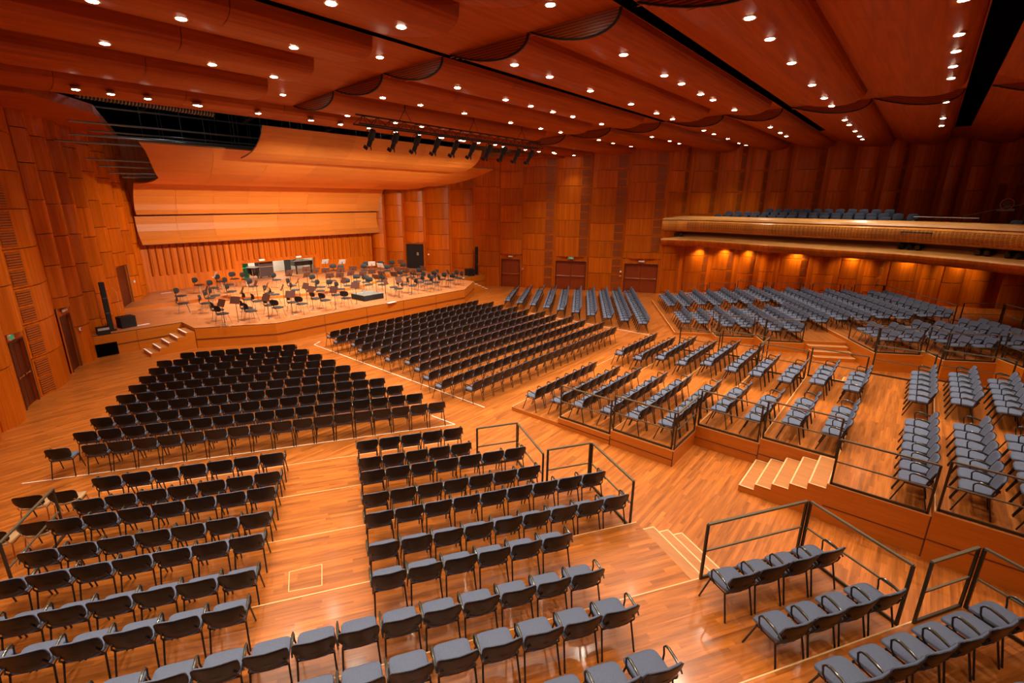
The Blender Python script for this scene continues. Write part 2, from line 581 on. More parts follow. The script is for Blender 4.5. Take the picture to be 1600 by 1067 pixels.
GR2 = [((20.38, 7.08), (20.38, 5.48), 2, 'lowest railing'), ((20.38, 5.38), (20.38, 3.86), 3, 'second railing'), ((20.36, 3.72), (18.85, 3.72), 3, 'corner railing'), ((18.72, 3.66), (18.72, 2.2), 4, 'railing left of the far steps'), ((18.72, 2.1), (18.72, 0.6), 5, 'railing across the far steps'),
       ((19.85, 0.5), (19.85, -0.98), 6, 'railing at the end of the empty cross aisle'), ((19.9, -1.1), (19.9, -2.66), 7, 'railing behind the rear central rows')]
for a, b, k, lb in GR2:
    railing('dark %s, far side of central platform' % lb, a, b, zt(k))

# ------------------------------------------------------------------ stage
SZ, SZ2 = 0.95, 1.15
stage_poly = [(3.3, 25.65), (6.95, 25.65), (6.95, 23.95), (9.8, 22.1), (22.25, 21.85), (25.1, 23.7), (25.1, 25.65), (28.7, 25.65), (26.4, 31.5), (24.4, 35.2), (7.6, 35.2), (5.4, 31.5)]
mb = MB()
mb.prism(stage_poly, 0.0, SZ - 0.03, 1)
mb.prism(stage_poly, SZ - 0.03, SZ, 2, 0)
fr = stage_poly[:8]
for a, b in zip(fr, fr[1:]):
    d = (Vector(b) - Vector(a)).normalized()
    o = Vector((d.y, -d.x)) * 0.012
    mb.beam((a[0] + o.x, a[1] + o.y, 0.43), (b[0] + o.x, b[1] + o.y, 0.43), 0.03, 0.025, 3)
    L_ = (Vector(b) - Vector(a)).length
    k = max(1, round(L_ / 2.4))
    for i in range(1, k):
        p_ = Vector(a) + d * (L_ * i / k) + o * 0.3
        mb.beam((p_.x, p_.y, 0.0), (p_.x, p_.y, 0.92), 0.012, 0.012, 3)
struct('floor_stage', mb, [M['stage'], M['side'], M['black'], M['wall_gap']])
mb = MB()
mb.prism([(5.25, 30.2), (26.85, 30.2), (24.4, 35.2), (7.6, 35.2)], SZ, SZ2, 1, 0)
struct('floor_stage_riser', mb, [M['stage'], M['side']])
mb = MB()
arc = [(16.1 + 5.6 * math.cos(t), 31.2 - 4.0 * math.sin(t)) for t in [PI * i / 12 for i in range(13)]]
mb.prism([(x, min(y, 30.2)) for x, y in arc], SZ, SZ + 0.16, 1, 0)
struct('floor_stage_riser', mb, [M['stage'], M['side']])

flight('stage_steps', 'stage steps with white edges at left end of the stage', (6.93, 23.98), (-1, 0), (0, 1), 1.1, 5, 0.36, SZ, (M['steps'], M['side'], M['white']), 0.07)
flight('stage_steps', 'stage steps with white edges at far right end of the stage', (25.12, 23.98), (1, 0), (0, 1), 1.1, 5, 0.36, SZ, (M['steps'], M['side'], M['white']), 0.07)
mb = MB()
mb.box((3.35, 25.60, 0.02), (4.35, 25.63, 0.56))
struct('floor_stage_opening', mb, M['void'])

# podium
pd = thing('conductor_podium', 'black conductor podium with grey top at front centre of stage', 'podium', (16.25, 24.0, SZ))
mb = MB()
mb.box((-0.68, -0.65, 0), (0.68, 0.65, 0.3))
mb.build('base', M['black'], pd)
mb = MB()
mb.box((-0.66, -0.63, 0.3), (0.66, 0.63, 0.32))
mb.build('carpet_top', plain('grey_carpet', (0.16, 0.155, 0.13), 0.9, noise=0.2, nscale=60), pd)

# ------------------------------------------------------------------ walls
PIDC = [0.37]


def npid():
    PIDC[0] += 1.13
    return PIDC[0]


def wall(name, breaks, inward, z0, z1, joints, bulge=0.16, gap=0.10, skip=None, grille=None, top_skip=None):
    """Convex vertical veneer panels between BREAKS, each cut by horizontal joints; a recessed backing shows in the gaps.
    SKIP: {panel: height} where a door opens below that height."""
    skip = skip or {}
    mb, gr = MB(), MB()
    for i, (a, b) in enumerate(zip(breaks, breaks[1:])):
        a, b = Vector(a), Vector(b)
        d = b - a
        L_ = d.length
        d.normalize()
        nrm = Vector((-d.y, d.x))
        if nrm.dot(Vector(inward) - (a + b) / 2) < 0:
            nrm = -nrm
        zb = skip.get(i, z0)
        mb.add([(*(a - nrm * 0.015), zb), (*(b - nrm * 0.015), zb), (*(b - nrm * 0.015), z1), (*(a - nrm * 0.015), z1)], [(0, 1, 2, 3)], 0, npid())
        js = [z for z in joints[i % len(joints)] if zb + 0.25 < z < z1 - 0.2]
        zs = [zb] + js + [z1]
        g = gap / 2
        for j in range(len(zs) - 1):
            lo, hi = zs[j] + (0.013 if j else 0), zs[j + 1] - (0.013 if j < len(zs) - 2 else 0)
            pid = npid()

            def fn(s_, t_, lo=lo, hi=hi):
                w = g + (L_ - 2 * g) * s_
                h = bulge * (1 - (2 * s_ - 1) ** 2) + 0.02
                p_ = a + d * w + nrm * h
                return (p_.x, p_.y, lo + (hi - lo) * t_)
            mb.grid(fn, 8, 1, 0, pid)
            for t_ in (0.0, 1.0):
                ring = [fn(k / 8, t_) for k in range(9)]
                e0, e1 = b - d * g - nrm * 0.05, a + d * g - nrm * 0.05
                mb.add(ring + [(e0.x, e0.y, ring[0][2]), (e1.x, e1.y, ring[0][2])], [tuple(range(11))], 0, pid)
            for s_ in (0.0, 1.0):
                p0, p1 = fn(s_, 0), fn(s_, 1)
                q_ = (a + d * g if s_ == 0 else b - d * g) - nrm * 0.05
                mb.add([p0, p1, (q_.x, q_.y, hi), (q_.x, q_.y, lo)], [(0, 1, 2, 3)], 0, pid)
            if grille and i in grille:
                s0, s1 = grille[i]
                hh = (hi - lo)
                for (t0, t1) in ((0.06, 0.47), (0.53, 0.94)):
                    if hh < 0.6:
                        continue

                    def g_fn(s_, t_, off=0.006):
                        x_ = s0 + (s1 - s0) * s_
                        p_ = Vector(fn(x_, t0 + (t1 - t0) * t_))
                        return (p_.x + nrm.x * off, p_.y + nrm.y * off, p_.z)
                    gr.grid(lambda s_, t_: g_fn(s_, t_), 2, 1, 0)
                    nb = max(4, int(hh * (t1 - t0) / 0.075))
                    for k in range(nb):
                        t_ = (k + 0.5) / nb
                        gr.beam(g_fn(0, t_, 0.014), g_fn(1, t_, 0.014), 0.02, 0.035, 1)
    o = struct(name, mb, [M['wall'], M['wall_gap']], smooth=True)
    if gr.v:
        gr.build('vent_grille', [M['grille'], M['grillebar']], o)
    return o


CENTER = (16, 12)
JA = [(1.55, 2.75, 3.95, 5.15, 6.35, 7.55, 8.75), (1.35, 2.5, 3.7, 4.95, 6.2, 7.4, 8.6), (1.75, 2.95, 4.15, 5.3, 6.5, 7.75, 8.9)]
JB = [(1.7, 2.9, 4.1, 5.6, 7.1, 8.5), (1.5, 2.7, 3.9, 5.6, 7.1, 8.5)]
rs = [(24.25, 34.75), (24.8, 33.5), (25.55, 31.95), (26.35, 30.3), (27.3, 28.3), (28.2, 26.5)]
wall('wall_stage_right', rs, CENTER, 0.0, 9.9, JA, skip={2: 3.3}, bulge=0.3, gap=0.22)
ra = [(28.2, 26.5), (29.1, 24.65), (29.85, 23.05), (30.95, 20.8), (32.05, 18.5), (33.15, 16.25), (34.3, 13.9)]
wall('wall_right', ra, CENTER, 0.0, 10.6, JA, skip={1: 2.55, 3: 2.5, 5: 2.5}, grille={2: (0.72, 0.96), 3: (0.72, 0.97), 4: (0.70, 0.96), 5: (0.72, 0.96)})
rb = [(34.3, 13.9), (35.87, 12.96), (37.49, 11.5), (38.03, 9.86), (38.45, 8.55), (38.82, 7.35), (39.4, 5.48), (39.86, 3.99), (40.29, 2.7), (40.85, 1.45), (41.56, -0.17), (42.02, -1.2), (42.61, -2.52), (43.23, -3.98), (44.3, -6.5)]
wall('wall_right_rear', rb, CENTER, 0.0, 10.6, JB, bulge=0.2, gap=0.36, grille={0: (0.7, 0.96), 1: (0.74, 0.97), 2: (0.74, 0.97), 3: (0.74, 0.97), 5: (0.74, 0.96), 8: (0.7, 0.96)})
ls = [(3.6, 26.2), (4.1, 27.0), (4.85, 28.55), (5.6, 30.1), (6.6, 32.2), (7.2, 33.5), (7.75, 34.75)]
wall('wall_stage_left', ls, CENTER, 0.0, 9.9, JA, skip={3: 3.3}, bulge=0.3, gap=0.22)
la = [(-2.0, 14.2), (-0.9, 16.5), (0.12, 18.9), (0.72, 20.4), (1.25, 21.6), (2.42, 23.9), (2.95, 25.0), (3.6, 26.2)]
wall('wall_left', la, CENTER, 0.0, 10.6, JA, skip={3: 2.5, 5: 2.55}, grille={4: (0.03, 0.25)}, bulge=0.26, gap=0.16)

lr = [(-12.2, -6.5), (-11.0, -4.0), (-9.4, 0.0), (-7.9, 4.0), (-6.6, 8.4), (-5.2, 11.8), (-2.0, 14.2)]
wall('wall_left_rear', lr, CENTER, 0.0, 10.6, JB, bulge=0.2, gap=0.36)
wall('wall_rear', [(-12.2, -6.5), (-6, -9.5), (2, -10.5), (10, -11), (18, -11), (26, -10.5), (34, -9.5), (44.3, -6.5)], CENTER, 0.0, 10.6, JB, bulge=0.25, gap=0.3)


def bay(name, a, b, inward, z0, h, leaves, bars, leafmat, open_=False):
    """A door in a recess under a raised wall panel: reveal, leaves, frame and push bars."""
    a, b = Vector(a), Vector(b)
    d = (b - a)
    L_ = d.length
    d.normalize()
    nrm = Vector((-d.y, d.x))
    if nrm.dot(Vector(inward) - (a + b) / 2) < 0:
        nrm = -nrm

    def P(s_, o_, z):
        p_ = a + d * s_ + nrm * o_
        return (p_.x, p_.y, z)
    w0, w1 = 0.16, L_ - 0.16
    surround = MB()
    for s0, s1 in ((0.0, w0), (w1, L_)):
        surround.add([P(s0, 0.04, z0), P(s1, 0.04, z0), P(s1, 0.04, z0 + h + 0.35), P(s0, 0.04, z0 + h + 0.35)], [(0, 1, 2, 3)], 0, npid())
    surround.add([P(w0, 0.04, z0 + h), P(w1, 0.04, z0 + h), P(w1, 0.04, z0 + h + 0.45), P(w0, 0.04, z0 + h + 0.45)], [(0, 1, 2, 3)], 0, npid())
    for s0 in (w0, w1):
        surround.add([P(s0, 0.04, z0), P(s0, -0.2, z0), P(s0, -0.2, z0 + h), P(s0, 0.04, z0 + h)], [(0, 1, 2, 3)], 0, npid())
    surround.add([P(w0, 0.04, z0 + h), P(w1, 0.04, z0 + h), P(w1, -0.2, z0 + h), P(w0, -0.2, z0 + h)], [(0, 1, 2, 3)], 0, npid())
    o = surround.build(name, M['wall'])
    o['kind'] = 'structure'
    fm = MB()
    for s0 in (w0, w1):
        fm.beam(P(s0, 0.05, z0), P(s0, 0.05, z0 + h), 0.04, 0.04)
    fm.beam(P(w0, 0.05, z0 + h), P(w1, 0.05, z0 + h), 0.04, 0.04)
    fm.build('door_frame', M['wall_gap'], o)
    step = (w1 - w0) / leaves
    for i in range(leaves):
        lf = MB()
        s0, s1 = w0 + step * i + 0.012, w0 + step * (i + 1) - 0.012
        vs = [P(s0, -0.03, z0 + 0.01), P(s1, -0.03, z0 + 0.01), P(s1, -0.03, z0 + h - 0.02), P(s0, -0.03, z0 + h - 0.02), P(s0, -0.08, z0 + 0.01), P(s1, -0.08, z0 + 0.01), P(s1, -0.08, z0 + h - 0.02), P(s0, -0.08, z0 + h - 0.02)]
        lf.add(vs, [(0, 1, 2, 3), (7, 6, 5, 4), (0, 4, 5, 1), (1, 5, 6, 2), (2, 6, 7, 3), (3, 7, 4, 0)])
        lo = lf.build('door_leaf', leafmat, o)
        if bars:
            br = MB()
            br.tube([P(s0 + 0.06, 0.045, z0 + 1.05), P(s1 - 0.06, 0.045, z0 + 1.05)], 0.024, 8)
            for s_ in (s0 + 0.08, s1 - 0.08):
                br.beam(P(s_, -0.03, z0 + 1.05), P(s_, 0.06, z0 + 1.05), 0.05, 0.07)
            br.build('push_bar', M['chrome'], lo)
    return o


def wm(a, b, s_, off, z, inward=CENTER):
    a, b = Vector(a), Vector(b)
    d = (b - a).normalized()
    nrm = Vector((-d.y, d.x))
    if nrm.dot(Vector(inward) - (a + b) / 2) < 0:
        nrm = -nrm
    p_ = a.lerp(b, s_) + nrm * off
    return Vector((p_.x, p_.y, z)), math.atan2(d.y, d.x), nrm


bay('door_1', ra[1], ra[2], CENTER, 0.0, 2.15, 1, True, M['door'])
bay('door_2', ra[3], ra[4], CENTER, 0.0, 2.15, 2, True, M['door'])
bay('door_3', ra[5], ra[6], CENTER, 0.0, 2.1, 2, True, M['door'])
bay('door_4', rs[2], rs[3], CENTER, SZ + 0.14, 2.05, 1, False, M['black'])
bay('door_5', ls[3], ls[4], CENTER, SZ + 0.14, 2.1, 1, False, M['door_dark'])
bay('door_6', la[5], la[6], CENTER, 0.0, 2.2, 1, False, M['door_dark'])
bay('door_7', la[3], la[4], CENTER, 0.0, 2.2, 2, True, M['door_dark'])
# wall below the two stage doors
for nm, (a, b) in (('wall_stage_right_base', (rs[2], rs[3])), ('wall_stage_left_base', (ls[3], ls[4]))):
    mb = MB()
    mb.add([(*a, 0.9), (*b, 0.9), (*b, SZ + 0.15), (*a, SZ + 0.15)], [(0, 1, 2, 3)], 0, npid())
    struct(nm, mb, M['wall'])


def fixture(name, label, cat, a, b, s_, off, z, size, mat, depth=0.06, inward=CENTER, extra=None):
    loc, ang, nrm = wm(a, b, s_, off, z, inward)
    ang2 = math.atan2(nrm.y, nrm.x) - PI / 2
    t = thing(name, label, cat, loc, ang2)
    mb = MB()
    w, h = size
    mb.box((-w / 2, -depth, -h / 2), (w / 2, 0, h / 2))
    mb.build('housing', M['white'] if mat is not M['black'] else M['black'], t)
    mb = MB()
    mb.box((-w / 2 + 0.012, 0, -h / 2 + 0.012), (w / 2 - 0.012, 0.008, h / 2 - 0.012))
    mb.build('panel', mat, t)
    if extra:
        extra(t)
    return t


fixture('emergency_light', 'small pale sign box over the single door beyond the stage', 'sign', ra[1], ra[2], 0.5, 0.14, 2.38, (0.34, 0.10), M['tube'])


def running_man(t):
    mb = MB()
    mb.box((-0.11, 0.008, -0.05), (-0.03, 0.012, 0.05))
    mb.add([(0.0, 0.012, -0.05), (0.03, 0.012, -0.05), (0.06, 0.012, 0.0), (0.1, 0.012, -0.03), (0.08, 0.012, 0.03), (0.04, 0.012, 0.055)], [(0, 1, 2, 3, 4, 5)])
    mb.build('pictogram', M['white'], t)


fixture('exit_sign', 'green exit sign above the first double door on right wall', 'sign', ra[3], ra[4], 0.5, 0.14, 2.40, (0.4, 0.19), M['green'], extra=running_man)
fixture('emergency_light', 'small pale sign box over the double door nearest the balcony', 'sign', ra[5], ra[6], 0.5, 0.14, 2.30, (0.4, 0.10), M['tube'])
fixture('emergency_light', 'small pale sign box over the black stage door', 'sign', rs[2], rs[3], 0.5, 0.14, 3.28, (0.36, 0.09), M['tube'])
fixture('emergency_light', 'pale sign box above the stage-side door in left wall', 'sign', ls[3], ls[4], 0.5, 0.14, 3.38, (0.3, 0.09), M['tube'])
fixture('emergency_light', 'pale sign box above narrow door in left wall', 'sign', la[5], la[6], 0.45, 0.14, 2.42, (0.36, 0.1), M['tube'])
fixture('exit_sign', 'green exit sign over double door at left edge', 'sign', la[3], la[4], 0.2, 0.14, 2.4, (0.3, 0.16), M['green'])
for lb, a, b, s_, z, mat in (('red call point beside the single right door', ra[2], ra[3], 0.04, 1.45, M['red']), ('red call point left of the double door nearest balcony', ra[4], ra[5], 0.96, 1.15, M['red']),
                             ('white switch left of the double door nearest balcony', ra[4], ra[5], 0.96, 1.5, M['white']), ('white switch between black stage door and tall speaker', rs[3], rs[4], 0.15, 2.35, M['white']),
                             ('white switch on the wall behind tall right speaker', rs[4], rs[5], 0.75, 2.15, M['white']), ('red call point beside narrow left door', la[6], la[7], 0.12, 1.45, M['red']), ('white switch beside the left stage door', ls[4], ls[5], 0.15, 2.2, M['white'])):
    fixture('call_point' if mat is M['red'] else 'wall_switch', lb, 'alarm' if mat is M['red'] else 'switch', a, b, s_, 0.2 if s_ < 0.5 else 0.1, z, (0.12, 0.12), mat)
# notice on the black stage door
fixture('door_notice', 'small pale paper notice taped to the black stage door', 'notice', rs[2], rs[3], 0.62, -0.02, 2.35, (0.16, 0.22), M['tan'], depth=0.005)

# back wall of the stage with vertical battens and the opening
BY = 34.75
mb = MB()
OX0, OX1, OZ = 13.6, 19.05, 2.38
for x0, x1, z0, z1 in ((7.5, OX0, 0.9, 9.9), (OX1, 24.5, 0.9, 9.9), (OX0, OX1, OZ, 9.9)):
    mb.add([(x0, BY, z0), (x1, BY, z0), (x1, BY, z1), (x0, BY, z1)], [(0, 1, 2, 3)], 0, npid())
    mb.add([(x0, BY + 0.12, z0), (x1, BY + 0.12, z0), (x1, BY + 0.12, z1), (x0, BY + 0.12, z1)], [(0, 1, 2, 3)], 0, npid())
x = 8.3
k = 0
while x < 24.4:
    zb = 2.62 if 13.2 < x < 19.4 else (2.1 if x < 13.2 else 2.15)
    wd = 0.2
    if not (x < 13.2 < x + wd):
        pid = npid()
        mb.grid(lambda s_, t_, x=x, zb=zb: (x + wd * s_, BY - 0.13 * math.sin(PI * min(max(s_, 0.0), 1.0)) ** 0.5, zb + (5.2 - zb) * t_), 6, 1, 0, pid)
        mb.add([(x + wd * i / 6, BY - 0.13 * math.sin(PI * i / 6) ** 0.5, zb) for i in range(7)], [tuple(range(7))], 0, pid)
    x += 0.385
struct('wall_stage_back', mb, [M['wall'], M['wall_gap']], smooth=True)
mb = MB()
mb.box((OX0 - 0.02, BY - 0.02, 1.1), (OX0 + 0.02, BY + 0.3, OZ))
mb.box((OX1 - 0.02, BY - 0.02, 1.1), (OX1 + 0.02, BY + 0.3, OZ))
mb.box((OX0 - 0.02, BY - 0.02, OZ - 0.02), (OX1 + 0.02, BY + 0.3, OZ + 0.02))
struct('trim_1', mb, M['wall'])
# room behind the stage
mb = MB()
mb.add([(13.0, 34.9, 1.12), (20, 34.9, 1.12), (20, 38.5, 1.12), (13.0, 38.5, 1.12)], [(0, 1, 2, 3)], 1)
mb.add([(13.0, 38.5, 1.1), (20, 38.5, 1.1), (20, 38.5, 3.6), (13.0, 38.5, 3.6)], [(0, 1, 2, 3)], 0)
mb.add([(13.0, 34.9, 1.1), (13.0, 38.5, 1.1), (13.0, 38.5, 3.6), (13.0, 34.9, 3.6)], [(0, 1, 2, 3)], 0)
mb.add([(20, 34.9, 1.1), (20, 38.5, 1.1), (20, 38.5, 3.6), (20, 34.9, 3.6)], [(0, 1, 2, 3)], 0)
mb.add([(13.0, 34.9, 3.6), (20, 34.9, 3.6), (20, 38.5, 3.6), (13.0, 38.5, 3.6)], [(0, 1, 2, 3)], 0)
struct('wall_backstage', mb, [M['pale'], M['stage']])
mb = MB()
mb.box((14.1, 36.2, 1.13), (14.6, 36.26, 3.0))
struct('trim_2', mb, M['greenpaint'])
mb = MB()
mb.box((16.75, 34.9, 1.13), (17.15, 35.1, 2.6))
struct('trim_3', mb, M['black'])
for i, (a, b) in enumerate((((14.95, 34.62), (0, 0)), ((17.7, 34.62), (0, 0)))):
    t = thing('emergency_light', 'pale sign box over the %s half of the backstage opening' % ('left' if i == 0 else 'right'), 'sign', (a[0], a[1], 2.52))
    mb = MB()
    mb.box((-0.2, 0, -0.06), (0.2, 0.12, 0.06))
    mb.build('housing', M['white'], t)
    mb = MB()
    mb.box((-0.19, -0.008, -0.05), (0.19, 0.0, 0.05))
    mb.build('panel', M['tube'], t)
# stored instruments seen through the opening
pn = thing('grand_piano', 'dark grand piano with raised lid inside the backstage opening', 'piano', (18.35, 35.9, 1.13))
mb = MB()
mb.prism([(-0.75, -0.7), (0.7, -0.7), (0.7, 0.1), (0.4, 0.75), (-0.1, 1.0), (-0.75, 1.0)], 0.66, 0.98)
mb.build('body', M['black_gloss'], pn)
mb = MB()
mb.add([(-0.75, -0.5, 0.99), (-0.75, 1.0, 0.99), (-0.1, 1.0, 1.25), (0.35, 0.5, 1.55), (0.35, -0.5, 1.55)], [(0, 1, 2, 3, 4)])
mb.add([(-0.75, -0.5, 1.02), (-0.75, 1.0, 1.02), (-0.1, 1.0, 1.28), (0.35, 0.5, 1.58), (0.35, -0.5, 1.58)], [(4, 3, 2, 1, 0)])
mb.build('lid', M['black_gloss'], pn)
for x_, y_ in ((-0.6, -0.6), (0.6, -0.6), (-0.4, 0.8)):
    mb = MB()
    mb.lathe([(0.06, 0), (0.05, 0.3), (0.07, 0.66)], 8, (x_, y_, 0))
    mb.build('leg', M['black_gloss'], pn)
tp = thing('kettledrum', 'dark kettledrum standing at the left of backstage opening', 'drum', (14.55, 35.35, 1.13))
mb = MB()
mb.lathe([(0.12, 0.25), (0.36, 0.45), (0.44, 0.8), (0.44, 0.85)], 20)
mb.build('bowl', M['black_gloss'], tp)
mb = MB()
mb.lathe([(0.445, 0.85), (0.445, 0.88), (0.40, 0.885)], 20)
mb.build('drum_head', M['silver'], tp)
for k in range(3):
    a_ = 2 * PI * k / 3
    mb = MB()
    mb.tube([(0.42 * math.cos(a_), 0.42 * math.sin(a_), 0.75), (0.35 * math.cos(a_), 0.35 * math.sin(a_), 0)], 0.02, 6)
    mb.build('leg', M['chrome'], tp)
fc = thing('flight_case', 'tall dark wheeled flight case in the middle of backstage opening', 'case', (15.55, 35.8, 1.13))
mb = MB()
mb.box((-0.5, -0.35, 0.1), (0.5, 0.35, 1.5))
mb.build('body', plain('case_board', (0.05, 0.016, 0.012), 0.5), fc)
mb = MB()
for x_ in (-0.5, 0.5):
    mb.beam((x_, -0.36, 0.1), (x_, -0.36, 1.5), 0.05, 0.02)
mb.beam((-0.5, -0.36, 0.8), (0.5, -0.36, 0.8), 0.02, 0.05)
mb.build('metal_edge', M['pipe'], fc)
for x_ in (-0.4, 0.4):
    for y_ in (-0.25, 0.25):
        mb = MB()
        mb.lathe([(0.05, 0), (0.05, 0.1)], 8, (x_, y_, 0))
        mb.build('caster', M['black'], fc)

# ------------------------------------------------------------------ ceiling
def zc(y):
    pts = [(-12, 10.15), (13.3, 10.13), (16, 10.02), (18.8, 9.88), (20.2, 9.72)]
    for (y0, z0), (y1, z1) in zip(pts, pts[1:]):
        if y <= y1:
            return z0 + (z1 - z0) * (y - y0) / (y1 - y0)
    return pts[-1][1]


SLOTS = [(-0.75, -0.15), (5.02, 5.32), (10.25, 10.48)]
ys = [-12] + [v for s_ in SLOTS for v in s_] + [13.3, 16, 18.8, 20.2]
mb = MB()
X0, X1 = -13.0, 47.0
for a, b in zip(ys, ys[1:]):
    if (a, b) in SLOTS:
        for x0, x1 in ((36, X1),) if a < 0 else (((33, X1),) if a < 8 else ((24.4, X1),)):
            mb.add([(x0, a, zc(a)), (x1, a, zc(a)), (x1, b, zc(b)), (x0, b, zc(b))], [(0, 1, 2, 3)], 0)
        zz = zc(a) + 0.5
        mb.add([(X0, a, zc(a)), (X1, a, zc(a)), (X1, a, zz), (X0, a, zz)], [(0, 1, 2, 3)], 1)
        mb.add([(X0, b, zc(b)), (X1, b, zc(b)), (X1, b, zz), (X0, b, zz)], [(0, 1, 2, 3)], 1)
        mb.add([(X0, a, zz), (X1, a, zz), (X1, b, zz), (X0, b, zz)], [(0, 1, 2, 3)], 1)
    else:
        mb.add([(X0, a, zc(a)), (X1, a, zc(a)), (X1, b, zc(b)), (X0, b, zc(b))], [(0, 1, 2, 3)], 0)
mb.add([(X0, 20.2, zc(20.2)), (X1, 20.2, zc(20.2)), (X1, 20.2, 12.5), (X0, 20.2, 12.5)], [(0, 1, 2, 3)], 1)
struct('ceiling', mb, [M['ceil'], M['void']])
BANDS = [(-3.2, -0.78), (-0.12, 2.35), (2.4, 5.0), (5.34, 7.58), (7.64, 10.2), (10.5, 13.05), (13.15, 15.75), (15.9, 18.65)]
ZONES = [(-5.0, 7.75, 0.42, 0.28), (10.0, 22.5, 0.40, 0.45), (24.3, 44.0, 0.40, 0.45)]


def sag(t, s_, b):
    tp_ = 1 / (1 + b)
    nrm = tp_ * (1 - tp_) ** b
    return s_ * t * (1 - t) ** b / nrm if t < 1 else 0.0


TS = [0, .08, .17, .27, .38, .5, .6, .7, .78, .85, .9, .94, .97, .99, 1.0]


def band_z(y, zone):
    for y0, y1 in BANDS:
        if y0 <= y <= y1:
            return zc(y) - sag((y1 - y) / (y1 - y0), ZONES[zone][2], ZONES[zone][3])
    return zc(y)


for zi, (x0, x1, s_, b_) in enumerate(ZONES):
    for y0, y1 in BANDS:
        mb = MB()
        prof = [(y1 - (y1 - y0) * t, zc(y1 - (y1 - y0) * t) - sag(t, s_, b_) - 0.004) for t in TS]
        nx = max(2, round((x1 - x0) / 3.1))
        for i in range(nx):
            xa, xb = x0 + (x1 - x0) * i / nx + 0.006, x0 + (x1 - x0) * (i + 1) / nx - 0.006
            for (ya, za), (yb, zb) in zip(prof, prof[1:]):
                mb.add([(xa, ya, za), (xb, ya, za), (xb, yb, zb), (xa, yb, zb)], [(0, 1, 2, 3)])
        for xe in (x0, x1):
            mb.add([(xe, y, z) for y, z in prof], [tuple(range(len(prof)))])
        o = struct('ceiling_band', mb, M['ceil'], smooth=True)
        if zi > 0:
            gm = MB()
            for i in range(1, len(prof) - 1):
                pass
            gm.add([(x0 - 0.012, y, z) for y, z in prof], [tuple(range(len(prof)))], 0)
            zlow = min(z for _, z in prof)
            nl = 7
            for j in range(nl):
                zl = zlow + (zc(y0) - zlow) * (j + 0.7) / nl
                cross = [y for (y, z), (y2, z2) in zip(prof, prof[1:]) if (z - zl) * (z2 - zl) <= 0]
                if len(cross) >= 2:
                    gm.beam((x0 - 0.02, min(cross), zl), (x0 - 0.02, max(cross), zl), 0.02, 0.018, 1)
            for (ya, za), (yb, zb) in zip(prof, prof[1:]):
                gm.beam((x0 - 0.02, ya, za), (x0 - 0.02, yb, zb), 0.05, 0.035, 2)
            gm.build('end_grille', [M['grille'], M['grillebar'], M['black']], o)
# last curved band over the front of the stage
mb = MB()
prof = [(18.8, zc(18.8)), (18.85, zc(18.8) - 0.16), (19.0, zc(18.8) - 0.27), (19.4, zc(18.8) - 0.35), (19.9, zc(18.8) - 0.36), (20.25, zc(18.8) - 0.30), (20.3, zc(18.8) - 0.1), (20.3, zc(18.8) + 0.4)]
for i in range(11):
    xa, xb = -3.5 + i * 3.3 + 0.006, -3.5 + (i + 1) * 3.3 - 0.006
    for (ya, za), (yb, zb) in zip(prof, prof[1:]):
        mb.add([(xa, ya, za), (xb, ya, za), (xb, yb, zb), (xa, yb, zb)], [(0, 1, 2, 3)])
struct('ceiling_band', mb, M['ceil'], smooth=True)
# side soffits at the head of the walls beside the stage
for s_, nm in ((1, 'left'), (-1, 'right')):
    mb = MB()
    fx = (lambda x: x) if s_ == 1 else (lambda x: 32.1 - x)
    pts = [(fx(-3), 20.3), (fx(2.6), 20.3), (fx(4.7), 23.0), (fx(7.2), 31.5), (fx(3.0), 31.5), (fx(-3), 22.0)]
    mb.prism(pts, 9.45, 9.75)
    struct('ceiling_soffit_' + nm, mb, M['ceil'])
# black fly space above the stage
mb = MB()
mb.add([(-4, 20.3, 12.4), (37, 20.3, 12.4), (37, 36, 12.4), (-4, 36, 12.4)], [(0, 1, 2, 3)])
for a, b in (((-4, 20.3), (-4, 36)), ((37, 20.3), (37, 36)), ((-4, 35.4), (37, 35.4))):
    mb.add([(*a, 9.4 if a[0] != b[0] and False else (5.5 if a[1] == b[1] else 9.6)), (*b, 5.5 if a[1] == b[1] else 9.6), (*b, 12.4), (*a, 12.4)], [(0, 1, 2, 3)])
struct('ceiling_fly_space', mb, M['void'])

